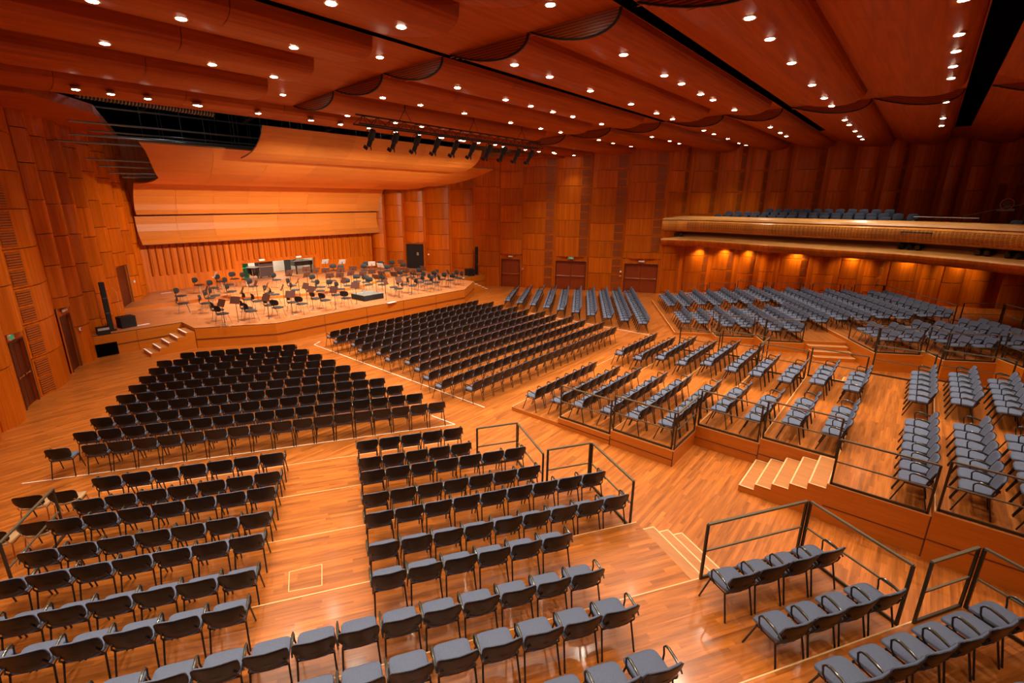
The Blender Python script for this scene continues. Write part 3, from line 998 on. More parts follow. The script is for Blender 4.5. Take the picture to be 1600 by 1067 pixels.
# ------------------------------------------------------------------ rigging in the fly space
pipes = [((4.0, 23.5, 9.2), (21, 23.5, 9.2)), ((4.2, 25.0, 8.9), (17, 25.0, 8.9)), ((3.9, 26.2, 8.75), (15, 26.2, 8.75)), ((5.0, 27.5, 8.2), (26.3, 27.5, 8.2)), ((5.6, 28.6, 8.0), (26, 28.6, 8.0)), ((6.3, 30.45, 7.8), (25.6, 30.45, 7.8)), ((7.0, 31.2, 7.65), (25, 31.2, 7.65)),
         ((3.0, 22.2, 9.9), (29, 22.2, 9.9)), ((3.6, 24.2, 10.3), (28.4, 24.2, 10.3)), ((6.2, 29.3, 9.4), (25.8, 29.3, 9.4)), ((5.2, 27.0, 9.3), (26.8, 27.0, 9.3)), ((3.5, 26.6, 10.2), (28, 26.6, 10.2))]
for i, (a, b) in enumerate(pipes):
    t = thing('rigging_pipe', 'grey steel rigging pipe in dark fly space over the stage, %s back from the hall' % ORD[sorted(range(len(pipes)), key=lambda j: pipes[j][0][1]).index(i)], 'pipe', a)
    mb = MB()
    mb.tube([(0, 0, 0), (b[0] - a[0], b[1] - a[1], b[2] - a[2])], 0.035, 8)
    mb.build('pipe_run', M['pipe'], t)
    for k in range(1, 3):
        mb = MB()
        x_ = (b[0] - a[0]) * (k / 3 + 0.07 * math.sin(i * 2.1))
        mb.tube([(x_, 0, 0.02), (x_, 0, 11.1 - a[2])], 0.005, 5)
        mb.build('suspension_wire', M['pipe'], t)
for i, (x_, dx) in enumerate(((7.5, 1.5), (12.0, 2.5), (17.0, 3.0), (22.0, 2.0))):
    t = thing('lattice_girder', 'dark steel lattice girder in the fly space, %s from left' % ORD[i], 'girder', (x_, 21.0, 11.2))
    mb = MB()
    mb.beam((0, 0, 0), (dx, 13, 0), 0.16, 0.1)
    mb.beam((0, 0, 0.8), (dx, 13, 0.8), 0.16, 0.1)
    mb.build('chord', M['pipe'], t)
    mb = MB()
    for k in range(8):
        y_ = 13 * k / 8
        mb.beam((dx * k / 8, y_, 0), (dx * (k + 1) / 8, y_ + 1.6, 0.8), 0.06, 0.06)
    mb.build('lattice', M['pipe'], t)
dc = thing('ribbed_duct', 'dark ribbed duct in the fly space at upper left, close to the last ceiling band', 'duct', (4.0, 21.6, 9.9))
mb = MB()
mb.tube([(0, 0, 0), (4.2, 0, -0.1)], 0.2, 10)
mb.build('duct_run', M['black'], dc)
mb = MB()
for k in range(40):
    x_ = 0.1 + k * 0.103
    mb.tube([(x_, 0, -0.1 * x_ / 4.2), (x_ + 0.03, 0, -0.1 * x_ / 4.2)], 0.215, 10)
mb.build('duct_rib', M['pipe'], dc)
# ------------------------------------------------------------------ acoustic reflectors
def reflector(label, prof, x0, x1, x0b, x1b, ncol, thick=0.06):
    """A hanging curved veneer shell; prof = (y,z) points, the width runs from x0..x1 at its start to x0b..x1b at its end."""
    t = thing('acoustic_reflector', label, 'acoustic panel', (16.0, prof[0][0], prof[0][1]))
    o = Vector((16.0, prof[0][0], prof[0][1]))
    n = len(prof) - 1
    mb = MB()

    def fn(s_, j, off=0.0):
        k = j / n
        xa, xb = x0 + (x0b - x0) * k, x1 + (x1b - x1) * k
        y, z = prof[j]
        (ya_, za_), (yb_, zb_) = prof[max(j - 1, 0)], prof[min(j + 1, n)]
        ty, tz = yb_ - ya_, zb_ - za_
        tl = math.hypot(ty, tz)
        return (xa + (xb - xa) * s_ - o.x, y - tz / tl * off - o.y, z + ty / tl * off - o.z)
    for i in range(ncol):
        p_ = npid()
        for j in range(n):
            g = 0.0003
            mb.add([fn(i / ncol + g, j), fn((i + 1) / ncol - g, j), fn((i + 1) / ncol - g, j + 1), fn(i / ncol + g, j + 1)], [(0, 1, 2, 3)], 0, p_ + (3 if j > n // 2 else 0))
    mb.build('veneer_face', M['refl'], t, smooth=True)
    mb = MB()
    for j in range(n):
        q = [fn(0, j, thick), fn(1, j, thick), fn(1, j + 1, thick), fn(0, j + 1, thick)]
        mb.add(q, [(0, 1, 2, 3)])
        for s_ in (0, 1):
            mb.add([fn(s_, j), fn(s_, j + 1), fn(s_, j + 1, thick), fn(s_, j, thick)], [(0, 1, 2, 3)])
    for j in (0, n):
        mb.add([fn(0, j), fn(1, j), fn(1, j, thick), fn(0, j, thick)], [(0, 1, 2, 3)])
    mb.build('edge_band', M['tan'], t)
    for s_ in (0.12, 0.37, 0.63, 0.88):
        mb = MB()
        p_ = fn(s_, n // 2, thick)
        mb.tube([p_, (p_[0], p_[1], 12.3 - o.z)], 0.01, 5)
        mb.build('hanging_wire', M['pipe'], t)
    return t


def curve(y0, z0, y1, z1, sag_, n=10, bias=1.0):
    out = []
    for i in range(n + 1):
        t = i / n
        out.append((y0 + (y1 - y0) * t, z0 + (z1 - z0) * t - sag_ * 4 * t * (1 - t) * (1 if bias == 1 else (1 + bias * (0.5 - t)))))
    return out


reflector('front curved acoustic canopy over the stage, the highest one', [(20.45, 9.34), (20.58, 9.05), (20.8, 8.8), (21.1, 8.58), (21.5, 8.4), (22.0, 8.28), (22.5, 8.2)], 9.55, 22.45, 9.4, 22.65, 6)
reflector('wide middle acoustic canopy behind the front one', [(22.8, 8.58), (23.3, 8.34), (24.0, 8.08), (24.8, 7.86), (25.6, 7.69), (26.4, 7.57), (27.2, 7.5)], 5.85, 26.2, 7.5, 24.6, 8)
reflector('flat rear acoustic canopy running back to the tall upright panel', [(27.25, 7.56), (28.5, 7.40), (30.0, 7.34), (31.4, 7.36), (32.5, 7.42)], 7.6, 24.5, 7.75, 24.3, 8)
reflector('tall upright acoustic panel above the dark gap at stage back', [(32.3, 7.72), (32.75, 7.2), (33.1, 6.75), (33.3, 6.3), (33.32, 6.0), (33.2, 5.76)], 7.75, 24.25, 7.75, 24.25, 8)
reflector('lower acoustic panel curving forward over the battened back wall', [(33.7, 5.64), (33.75, 5.2), (33.7, 4.8), (33.55, 4.45), (33.25, 4.1)], 7.75, 24.25, 7.78, 24.22, 8)

# ------------------------------------------------------------------ lighting truss
tr = thing('lighting_truss', 'black lighting truss hanging below the ceiling in front of the stage', 'truss', (10.6, 15.6, 9.05))
TL = 11.0
mb = MB()
for y_, z_ in ((-0.18, 0), (0.18, 0), (0, 0.3)):
    mb.tube([(0, y_, z_), (TL, y_, z_)], 0.028, 6)
mb.build('main_chord', M['black'], tr)
mb = MB()
nb = 36
for i in range(nb):
    xa, xb = TL * i / nb, TL * (i + 1) / nb
    a_, b_ = ((-0.18, 0), (0, 0.3)) if i % 2 == 0 else ((0, 0.3), (-0.18, 0))
    mb.tube([(xa, *a_), (xb, *b_)], 0.011, 5)
    mb.tube([(xa, -a_[0], a_[1]), (xb, -b_[0], b_[1])], 0.011, 5)
mb.build('lattice', M['black'], tr)
for x_ in (2.2, 6.0, 9.4):
    mb = MB()
    mb.tube([(x_ - 0.3, 0, 0.3), (x_, 0, 0.75), (x_ + 0.3, 0, 0.3)], 0.012, 5)
    mb.tube([(x_, 0, 0.75), (x_, 0, 0.88)], 0.02, 5)
    mb.build('hoist_chain', M['black'], tr)


def profile_spot():
    t = thing('stage_spotlight', 'x', 'spotlight', (0, 0, 0), 0, 'profile spotlights hanging from the truss')
    mb = MB()
    mb.tube([(0, 0, 0.02), (0, 0, -0.06)], 0.02, 6)
    pth = [(-0.14, 0, -0.34), (-0.16, 0, -0.16), (-0.09, 0, -0.07), (0.09, 0, -0.07), (0.16, 0, -0.16), (0.14, 0, -0.34)]
    mb.tube(pth, 0.012, 5)
    mb.build('yoke', M['black'], t)
    d = Vector((0.0, 0.55, -0.83)).normalized()
    mb = MB()
    c0 = Vector((0, 0, -0.36))
    mb.tube([c0 - d * 0.28, c0 - d * 0.22, c0 + d * 0.08, c0 + d * 0.10, c0 + d * 0.34], [0.08, 0.115, 0.115, 0.085, 0.085], 10)
    b_ = mb.build('lamp_body', M['black'], t)
    mb = MB()
    for s_ in (-1, 1):
        mb.beam(c0 + d * 0.34 + Vector((s_ * 0.1, 0, 0)), c0 + d * 0.46 + Vector((s_ * 0.13, 0, 0)), 0.012, 0.18)
    mb.build('shutter_flap', M['black'], b_)
    return t


sp0 = profile_spot()
remember(sp0)
for i in range(10):
    o = sp0 if i == 0 else copy_tree(sp0)
    o.location = (11.2 + i * 1.06, 15.6, 9.02)
    o['label'] = 'black profile spotlight hanging from truss, %s from the left end' % ORD[i]

# ------------------------------------------------------------------ downlights
LPX = [(283, 28), (163.7, 67), (171, 124), (120, 137), (230.6, 153), (144, 0), (517, 4), (459, 73), (331.5, 100), (428, 119), (310.7, 146), (442, 147), (306.5, 163), (403.5, 176), (486, 187), (534, 193), (543, 180), (593.5, 88), (598, 151.5), (578.5, 199),
       (627, 41), (860, 6), (804, 100), (859, 119), (715, 136), (790, 155), (829.5, 165), (864, 174), (895, 181.5), (657, 163), (725.6, 176), (798, 191), (618, 191), (658.5, 197), (974.6, 84.4), (1038, 117), (1065, 130), (1095, 146), (1114, 155), (1147.5, 171),
       (922.5, 141), (986, 162), (1026, 176), (1051, 185), (940, 193), (1171.5, 27), (1203, 60), (1237, 97.5), (1269, 132), (1288, 152), (1299.5, 164.5), (1320, 186.6), (1327, 194.5), (1336, 204), (1343, 212), (1347.5, 217), (1203.5, 198), (1219.6, 206.6), (1229, 212),
       (1506, -2), (1498, 53), (1493.5, 79), (1489, 102.5), (1486, 121), (1481, 145), (1473.5, 184), (1471, 195.5), (845, 200), (876, 206), (936, 218), (958, 223), (986, 228), (1009.6, 233), (1019, 213), (1046.5, 219.5), (1061.6, 223.5), (1075.5, 227),
       (1100, 203), (1115.6, 208.7), (1137.5, 216), (1155, 223), (1166, 226), (868, 232), (867, 239), (900, 236.6), (842, 236), (821, 233), (786.4, 228), (748, 222), (720, 218.5), (777, 216), (728.5, 208), (618, 205), (654.6, 209.6), (688, 214), (695, 203)]


def ceil_under(x, y):
    if 18.8 < y < 20.35:
        return zc(18.8) - 0.36
    for zi, (x0, x1, _s, _b) in enumerate(ZONES):
        if x0 < x < x1:
            return band_z(y, zi)
    return zc(y)


LP = []
for px, py in LPX:
    z = 8.9
    while z < 10.4:          # walk up the sight line to the first ceiling surface
        p_ = un(px, py, z)
        if z >= ceil_under(p_.x, p_.y):
            break
        z += 0.01
    if 18.2 < p_.y < 18.95:
        p_.y = 18.2 if p_.y < 18.6 else 19.0
    p_.y = min(p_.y, 20.0)
    LP.append(Vector((p_.x, p_.y, ceil_under(p_.x, p_.y))))


def downlight():
    t = thing('ceiling_downlight', 'x', 'ceiling light', (0, 0, 0), 0, 'recessed ceiling downlights')
    mb = MB()
    mb.lathe([(0.125, 0.05), (0.13, -0.004), (0.12, -0.012), (0.095, -0.010), (0.09, 0.03)], 20)
    mb.build('trim_ring', M['trimring'], t)
    mb = MB()
    mb.lathe([(0.09, -0.006), (0.085, -0.018), (0.06, -0.026), (0.02, -0.03)], 16)
    mb.build('lamp_lens', M['lamp'], t)
    return t


lamp_d = bpy.data.lights.new('downlight_lamp', 'SPOT')
lamp_d.energy = 550
lamp_d.color = (1.0, 0.87, 0.69)
lamp_d.spot_size = R(104)
lamp_d.spot_blend = 0.8
lamp_d.shadow_soft_size = 0.08
dl0 = downlight()
remember(dl0)
rows = {}
for p_ in LP:
    k = 0
    for i, (y0, y1) in enumerate(BANDS):
        if y0 - 0.1 <= p_.y <= y1 + 0.1:
            k = i
    if p_.y > 18.7:
        k = len(BANDS)
    rows.setdefault(k, []).append(p_)
lamp_r = lamp_d.copy()
lamp_r.energy = 400
lamp_w = lamp_d.copy()
lamp_w.energy = 200
first = True
BO = sorted(rows, reverse=True)
for rank, k in enumerate(BO):
    for j, p_ in enumerate(sorted(rows[k], key=lambda v: v.x)):
        o = dl0 if first else copy_tree(dl0)
        first = False
        o.location = p_
        o['label'] = 'lit round downlight, %s from left on the %s ceiling band from the stage' % (ORD[j], ORD[rank])
        near = p_.y > 12 and (p_.x - 28.2) * 12.6 + (p_.y - 26.5) * 6.1 > -2.2 * 14
        lo = bpy.data.objects.new('downlight_lamp', lamp_w if near else (lamp_r if p_.x > 24 else lamp_d))
        C.objects.link(lo)
        lo.location = (p_.x, p_.y, p_.z - 0.06)

for bi in range(5):
    yb = BANDS[bi][0] + 0.62 * (BANDS[bi][1] - BANDS[bi][0])
    for xb in (-3.5, -0.5, 2.5, 5.5, 11.5, 14.5, 17.5, 21, 26):
        zb = ceil_under(xb, yb)
        q_ = proj((xb, yb, zb))
        if q_ and -30 < q_[0] < 1630 and q_[1] > -30:
            continue
        lo = bpy.data.objects.new('downlight_lamp', lamp_d)
        C.objects.link(lo)
        lo.location = (xb, yb, zb - 0.06)

# ------------------------------------------------------------------ balcony on the right
LIP = [(34.1, 13.95), (34.8, 12.5), (34.75, 10.4), (34.3, 8.7), (33.82, 7.08), (33.3, 4.6), (32.95, 2.8), (32.6, 0.92), (31.6, -0.9), (30.3, -2.62), (28.4, -4.6), (26, -6.5)]


def smooth_pts(pts, n=6):
    out = []
    for i in range(len(pts) - 1):
        p0 = Vector(pts[max(i - 1, 0)])
        p1, p2 = Vector(pts[i]), Vector(pts[i + 1])
        p3 = Vector(pts[min(i + 2, len(pts) - 1)])
        for k in range(n):
            t = k / n
            out.append(0.5 * ((2 * p1) + (-p0 + p2) * t + (2 * p0 - 5 * p1 + 4 * p2 - p3) * t * t + (-p0 + 3 * p1 - 3 * p2 + p3) * t ** 3))
    out.append(Vector(pts[-1]))
    return out


LS = smooth_pts(LIP)
LN = []
for i in range(len(LS)):
    d = LS[min(i + 1, len(LS) - 1)] - LS[max(i - 1, 0)]
    d.normalize()
    LN.append(Vector((-d.y, d.x)))      # away from the hall
if LN[10].x < 0:
    LN = [-v for v in LN]


def sweep(mb, prof, mi=0, pids=False, i0=0, i1=None):
    """prof: (offset away from the hall, z)"""
    i1 = len(LS) - 1 if i1 is None else i1
    for i in range(i0, i1):
        pid = 0.0
        if pids:
            pid = 0.5 + (i // 2) * 1.31
        for (o0, z0), (o1, z1) in zip(prof, prof[1:]):
            q = []
            for idx, (o_, z_) in ((i, (o0, z0)), (i + 1, (o0, z0)), (i + 1, (o1, z1)), (i, (o1, z1))):
                v = LS[idx] + LN[idx] * o_
                q.append((v.x, v.y, z_))
            mb.add(q, [(0, 1, 2, 3)], mi, pid)


mb = MB()
sweep(mb, [(0.14, 5.20), (0.04, 5.12), (0.0, 4.98), (0.0, 4.82), (0.05, 4.66), (0.16, 4.53), (0.34, 4.44)], 0, True)
bal = struct('balcony_parapet', mb, M['parapet'], smooth=True)
mb = MB()
sweep(mb, [(0.75, 5.46), (0.7, 5.5), (0.32, 5.47), (0.16, 5.36), (0.10, 5.25), (0.14, 5.22)])
mb.build('parapet_cap', M['cap'], bal, smooth=True)
mb = MB()
sweep(mb, [(0.34, 4.44), (0.75, 4.4), (0.75, 4.22)])
mb.build('shadow_gap', M['wall_gap'], bal)
mb = MB()
sweep(mb, [(0.75, 4.22), (0.35, 4.05), (0.06, 3.92), (0.0, 3.87)], 0)
mb.build('ledge_top', M['cap'], bal)
mb = MB()
sweep(mb, [(0.0, 3.87), (-0.02, 3.84), (0.0, 3.72), (0.08, 3.56), (0.22, 3.46), (0.6, 3.42), (6.0, 3.42)], 0, True)
mb.build('ledge_front', M['wall'], bal, smooth=True)
mb = MB()
sweep(mb, [(0.74, 5.45), (0.74, 4.78), (1.6, 4.78), (1.6, 4.95), (2.4, 4.95), (2.4, 5.16), (3.3, 5.16), (3.3, 5.3), (14, 5.3)])
mb.build('balcony_floor', M['floor'], bal)
mb = MB()                                     # slots cut across the parapet panels
for i in range(6, len(LS) - 1):
    for j in range(8):
        t = j / 7
        z_ = 5.08 - 0.5 * t
        off = 0.03 * (1 - math.sin(PI * min(1, t * 0.9 + 0.1))) + (0.10 * max(0, t - 0.6) * 2) - 0.012
        a_, b_ = LS[i] + LN[i] * off, LS[i + 1] + LN[i + 1] * off
        for s0, s1 in ((0.08, 0.42), (0.58, 0.92)):
            mb.beam((*(a_.lerp(b_, s0)), z_), (*(a_.lerp(b_, s1)), z_), 0.012, 0.018)
mb.build('slot_row', M['wall_gap'], bal)


# balcony seats
def theatre_seat(lod=True):
    mb = MB()
    # seat cushion and tall padded back, facing +y
    def pad(cx, cy, cz, hw, hd, hh, tilt):
        ring = []
        for k in range(12):
            a = 2 * PI * k / 12
            ring.append((abs(math.cos(a)) ** 0.5 * math.copysign(1, math.cos(a)), abs(math.sin(a)) ** 0.5 * math.copysign(1, math.sin(a))))
        vs, fs = [], []
        for s_, t_ in ((0.85, -1), (1, -0.5), (1, 0.5), (0.85, 1)):
            for x_, y_ in ring:
                p_ = Vector((x_ * hw * s_, y_ * hd * s_, t_ * hh))
                p_.rotate(Matrix.Rotation(tilt, 3, 'X'))
                vs.append((cx + p_.x, cy + p_.y, cz + p_.z))
        for r_ in range(3):
            for k in range(12):
                k2 = (k + 1) % 12
                fs.append((r_ * 12 + k, r_ * 12 + k2, (r_ + 1) * 12 + k2, (r_ + 1) * 12 + k))
        fs.append(tuple(range(11, -1, -1)))
        fs.append(tuple(36 + k for k in range(12)))
        mb.add(vs, fs)
    pad(0, 0.05, 0.42, 0.24, 0.24, 0.05, 0)
    pad(0, -0.24, 0.66, 0.24, 0.22, 0.045, R(-78))
    for s_ in (-1, 1):
        mb.box((s_ * 0.25 - 0.015, -0.2, 0), (s_ * 0.25 + 0.015, 0.16, 0.6), 1)
    return mb


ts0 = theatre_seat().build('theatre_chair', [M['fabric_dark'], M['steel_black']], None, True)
cnt = 0
first = True
for r_, (off, zf, i0, i1) in enumerate(((1.25, 4.78, 10, 40), (2.05, 4.95, 11, 41), (2.85, 5.16, 17, 39))):
    acc = 0.0
    j = 0
    prev = None
    for i in range(i0 * 6, i1 * 6 + 1):
        t = i / 6
        a_ = int(t)
        if a_ + 1 >= len(LS):
            break
        v = (LS[a_] + LN[a_] * off).lerp(LS[a_ + 1] + LN[a_ + 1] * off, t - a_)
        if prev is not None:
            acc += (v - prev).length
        prev = v
        if acc > 0.56 or j == 0:
            acc = 0.0
            nrm = LN[a_]
            o = ts0 if first else ts0.copy()
            if not first:
                C.objects.link(o)
            first = False
            o.location = (v.x, v.y, zf)
            o.rotation_euler = (0, 0, math.atan2(-nrm.y, -nrm.x) - PI / 2)
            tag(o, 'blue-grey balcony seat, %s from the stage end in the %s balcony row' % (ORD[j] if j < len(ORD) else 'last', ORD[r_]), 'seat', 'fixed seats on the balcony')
            j += 1

for j, (i, off, zf) in enumerate(((52, 1.25, 4.78), (54, 1.25, 4.78), (56, 1.25, 4.78), (55, 2.1, 4.95))):
    o = ts0.copy()
    C.objects.link(o)
    v = LS[i] + LN[i] * off
    o.location = (v.x, v.y, zf)
    o.rotation_euler = (0, 0, math.atan2(-LN[i].y, -LN[i].x) - PI / 2)
    tag(o, 'blue-grey balcony seat beyond the door at right edge, %s of four' % ORD[j], 'seat', 'fixed seats on the balcony')
br_ = thing('railing', 'thin low steel railing behind the parapet between the balcony seats', 'railing', (*(LS[42] + LN[42] * 1.0), 4.78))
bo = Vector((*(LS[42] + LN[42] * 1.0), 4.78))
mb = MB()
mb.tube([Vector((*(LS[i] + LN[i] * 1.0), 5.70)) - bo for i in range(42, 50)], 0.022, 6)
mb.build('top_rail', M['silver'], br_)
for i in (42, 45, 46, 49):
    mb = MB()
    p_ = Vector((*(LS[i] + LN[i] * 1.0), 4.78)) - bo
    mb.tube([p_, p_ + Vector((0, 0, 0.92))], 0.02, 6)
    mb.build('post', M['rail'], br_)

# spotlights resting in the balcony ledge
def ledge_lamp(px, py, label):
    z = 4.13
    best = None
    for i in range(len(LS)):
        v = LS[i] + LN[i] * 0.42
        q_ = proj((v.x, v.y, z))
        if q_ and (best is None or abs(q_[0] - px) < best[0]):
            best = (abs(q_[0] - px), v, LN[i])
    v, nrm = best[1], best[2]
    t = thing('ledge_spotlight', label, 'spotlight', (v.x, v.y, 4.09), math.atan2(-nrm.y, -nrm.x) - PI / 2, 'black spotlights in the balcony ledge')
    mb = MB()
    d = Vector((0, 0.8, -0.15)).normalized()
    c0 = Vector((0, -0.05, 0.17))
    mb.tube([c0 - d * 0.22, c0 - d * 0.16, c0 + d * 0.16], [0.08, 0.13, 0.13], 12)
    mb.build('lamp_body', M['black'], t)
    mb = MB()
    mb.tube([(-0.14, 0, 0.17), (-0.14, 0, 0.0), (0.14, 0, 0.0), (0.14, 0, 0.17)], 0.012, 5)
    mb.build('bracket', M['black'], t)
    mb = MB()
    mb.tube([c0 + d * 0.16, c0 + d * 0.17], 0.115, 12)
    mb.build('lens', M['black_gloss'], t)


for i, px in enumerate((1046, 1057, 1068)):
    ledge_lamp(px, 366, 'black spotlight in the balcony ledge near the stage, %s of three' % ORD[i])
for i, px in enumerate((1406, 1423, 1439)):
    ledge_lamp(px, 388, 'black spotlight in middle group on the balcony ledge, %s from left' % ORD[i])
for i, px in enumerate((1533, 1551, 1570, 1594)):
    ledge_lamp(px, 402, 'black spotlight in right group on the balcony ledge, %s from left' % ORD[i])
# rail bracket on parapet front
t = thing('hanging_bar', 'thin black bar clamped across the front of the balcony parapet', 'bar', (0, 0, 0))
va, vb = None, None
for i in range(len(LS)):
    v = LS[i] - LN[i] * 0.06
    q_ = proj((v.x, v.y, 4.98))
    if q_ and q_[0] > 1396 and va is None:
        va = v
    if q_ and q_[0] > 1450 and vb is None:
        vb = v
t.location = (va.x, va.y, 4.98)
mb = MB()
mb.tube([(0, 0, 0), (vb.x - va.x, vb.y - va.y, 0)], 0.025, 8)
mb.build('bar_tube', M['black'], t)
for s_ in (0.02, 0.98):
    mb = MB()
    x_, y_ = (vb.x - va.x) * s_, (vb.y - va.y) * s_
    mb.beam((x_, y_, 0.02), (x_, y_, -0.16), 0.02, 0.02)
    mb.build('clamp', M['black'], t)
# lamps set in the soffit under the balcony
soff_d = bpy.data.lights.new('soffit_lamp', 'SPOT')
soff_d.energy = 210
soff_d.color = (1.0, 0.75, 0.42)
soff_d.spot_size = R(135)
soff_d.spot_blend = 0.9
soff_d.shadow_soft_size = 0.05
for i in (1, 2, 3, 5, 7, 9, 11):
    loc, ang, nrm = wm(rb[i], rb[i + 1], 0.55, 0.62, 3.38)
    t = thing('soffit_light', 'small round lamp under the balcony by wall, %s from the stage end' % ORD[(1, 2, 3, 5, 7, 9, 11).index(i)], 'ceiling light', loc, 0, 'lamps under the balcony')
    mb = MB()
    mb.lathe([(0.07, 0.04), (0.07, 0.0), (0.05, -0.004)], 12)
    mb.build('trim_ring', M['trimring'], t)
    mb = MB()
    mb.lathe([(0.05, -0.002), (0.03, -0.012)], 12)
    mb.build('lamp_lens', M['lamp'], t)
    lo = bpy.data.objects.new('soffit_lamp', soff_d)
    C.objects.link(lo)
    lo.location = loc - Vector((0, 0, 0.05))
    lo.rotation_euler = (0, 0, 0)

# door, notice and handrail at the rear of the balcony
a_, b_ = rb[12], rb[13]
loc, ang, nrm = wm(a_, b_, 0.5, 0.2, 5.3)
ang2 = math.atan2(nrm.y, nrm.x) - PI / 2
mb = MB()
o = bpy.data.objects.new('door_8', None)
C.objects.link(o)
o.location = loc
o.rotation_euler = (0, 0, ang2)
o['kind'] = 'structure'
mb.box((-0.62, -0.06, 0), (0.62, 0, 2.1))
mb.build('door_leaf', M['door'], o)
mb = MB()
mb.beam((-0.68, 0.0, 0), (-0.68, 0.0, 2.15), 0.1, 0.1)
mb.beam((0.68, 0.0, 0), (0.68, 0.0, 2.15), 0.1, 0.1)
mb.beam((-0.68, 0.0, 2.15), (0.68, 0.0, 2.15), 0.1, 0.1)
mb.build('door_frame', M['wall'], o)
nt = thing('round_notice', 'white notice with red ring on the dark balcony door', 'notice', loc + nrm.to_3d() * 0.03 + Vector((0, 0, 0.95)), ang2)
mb = MB()
mb.box((-0.42, 0, -0.3), (0.42, 0.008, 0.42))
mb.build('sheet', M['door'], nt)
mb = MB()
mb.box((-0.42, 0.008, -0.34), (0.42, 0.013, -0.2))
mb.build('white_strip', M['white'], nt)
for rr, mm, dd in ((0.34, M['white'], 0.012), (0.30, M['red'], 0.016), (0.2, plain('notice_grey', (0.35, 0.28, 0.24), 0.6, noise=0.5, nscale=18), 0.02)):
    mb = MB()
    vs = [(rr * math.cos(2 * PI * k / 24), dd, 0.06 + rr * math.sin(2 * PI * k / 24)) for k in range(24)]
    vs2 = [(x_, dd - 0.006, z_) for x_, y_, z_ in vs]
    mb.add(vs + vs2, [tuple(range(24))] + [(k, (k + 1) % 24, 24 + (k + 1) % 24, 24 + k) for k in range(24)])
    mb.build('printed_disc', mm, nt)
h0, h1 = un(1503, 342, 5.95), un(1592, 316.5, 6.4)
hd = Vector((38.2, -1.6, 5.75))
t = thing('stair_handrail', 'thin sloping steel handrail in front of the balcony door', 'handrail', (38.6, -1.4, 5.3))
mb = MB()
mb.tube([(0, 0, 0.35), (1.5, -4.3, 1.6)], 0.025, 8)
mb.build('rail_tube', M['silver'], t)
for s_ in (0.0, 1.0):
    mb = MB()
    mb.tube([(1.5 * s_, -4.3 * s_, 0), (1.5 * s_, -4.3 * s_, 0.35 + 1.25 * s_)], 0.025, 8)
    mb.build('post', M['rail'], t)

# ------------------------------------------------------------------ audience chair
def rounded(n=20, e=0.42):
    out = []
    for k in range(n):
        a = 2 * PI * k / n
        c, s_ = math.cos(a), math.sin(a)
        out.append((math.copysign(abs(c) ** e, c), math.copysign(abs(s_) ** e, s_)))
    return out


def seat_mesh(lo=False):
    mb = MB()
    ring = rounded(12 if lo else 24)
    n = len(ring)
    rings = [(0.90, 0.425), (0.99, 0.437), (1.0, 0.455), (0.965, 0.472), (0.85, 0.481)] if not lo else [(0.92, 0.425), (1.0, 0.45), (0.93, 0.478)]
    vs = []
    for s_, z in rings:
        for x_, y_ in ring:
            taper = 1 - 0.06 * (1 - y_) / 2
            xx, yy = x_ * (0.222 if lo else 0.232) * s_ * taper, 0.03 + y_ * 0.225 * s_
            zz = z - (0.02 * max(0, (yy - 0.12) / 0.13) ** 2) + 0.012 * (abs(x_) ** 3)
            vs.append((xx, yy, zz))
    fs = []
    for r_ in range(len(rings) - 1):
        for k in range(n):
            k2 = (k + 1) % n
            fs.append((r_ * n + k, r_ * n + k2, (r_ + 1) * n + k2, (r_ + 1) * n + k))
    fs.append(tuple(range(n - 1, -1, -1)))
    c = len(vs)
    vs.append((0, 0.03, rings[-1][1] - 0.004))
    b0 = (len(rings) - 1) * n
    for k in range(n):
        fs.append((b0 + k, b0 + (k + 1) % n, c))
    mb.add(vs, fs)
    return mb


def back_point(s_, v, off):
    """A point of the backrest: s_ -1..1 across, v 0..1 up, off forward of the shell's rear face."""
    hw = 0.250 - 0.034 * (1 - min(1, max(0, v) / 0.5)) ** 2
    x_ = s_ * hw
    bow = 0.05 * s_ * s_
    y_ = -0.222 - 0.088 * v + bow + off
    z_ = 0.462 + 0.348 * v - 0.012 * s_ * s_ * (1 if v > 0.5 else -3.0 * (1 - v))
    return (x_, y_, z_)


def back_mesh(off0, off1, inset, v0, v1, lo=False):
    mb = MB()
    ring = rounded(14 if lo else 28, 0.34)
    n = len(ring)
    vs, fs = [], []
    layers = [(off0, 0.96), (off0 + (off1 - off0) * 0.25, 1.0), (off0 + (off1 - off0) * 0.75, 1.0), (off1, 0.94)] if not lo else [(off0, 1.0), (off1, 0.97)]
    inner = (0.72, 0.4)
    # rear cap
    def pt(x_, y_, sc, off):
        v = (v0 + v1) / 2 + (v1 - v0) / 2 * y_ * sc
        return back_point(x_ * sc * inset, v, off)
    seq = [(layers[0][0], f_) for f_ in inner[::-1]] + layers + [(layers[-1][0], f_) for f_ in inner]
    for off, sc in seq:
        for x_, y_ in ring:
            vs.append(pt(x_, y_, sc, off))
    m = len(seq)
    for r_ in range(m - 1):
        for k in range(n):
            k2 = (k + 1) % n
            fs.append((r_ * n + k, r_ * n + k2, (r_ + 1) * n + k2, (r_ + 1) * n + k))
    fs.append(tuple(range(n - 1, -1, -1)))
    fs.append(tuple((m - 1) * n + k for k in range(n)))
    mb.add(vs, fs)
    return mb


def leg_path(sx, front):
    return [(sx * 0.215, 0.14, 0.425), (sx * 0.232, 0.285, 0.0)] if front else [(sx * 0.215, -0.135, 0.425), (sx * 0.235, -0.235, 0.0)]


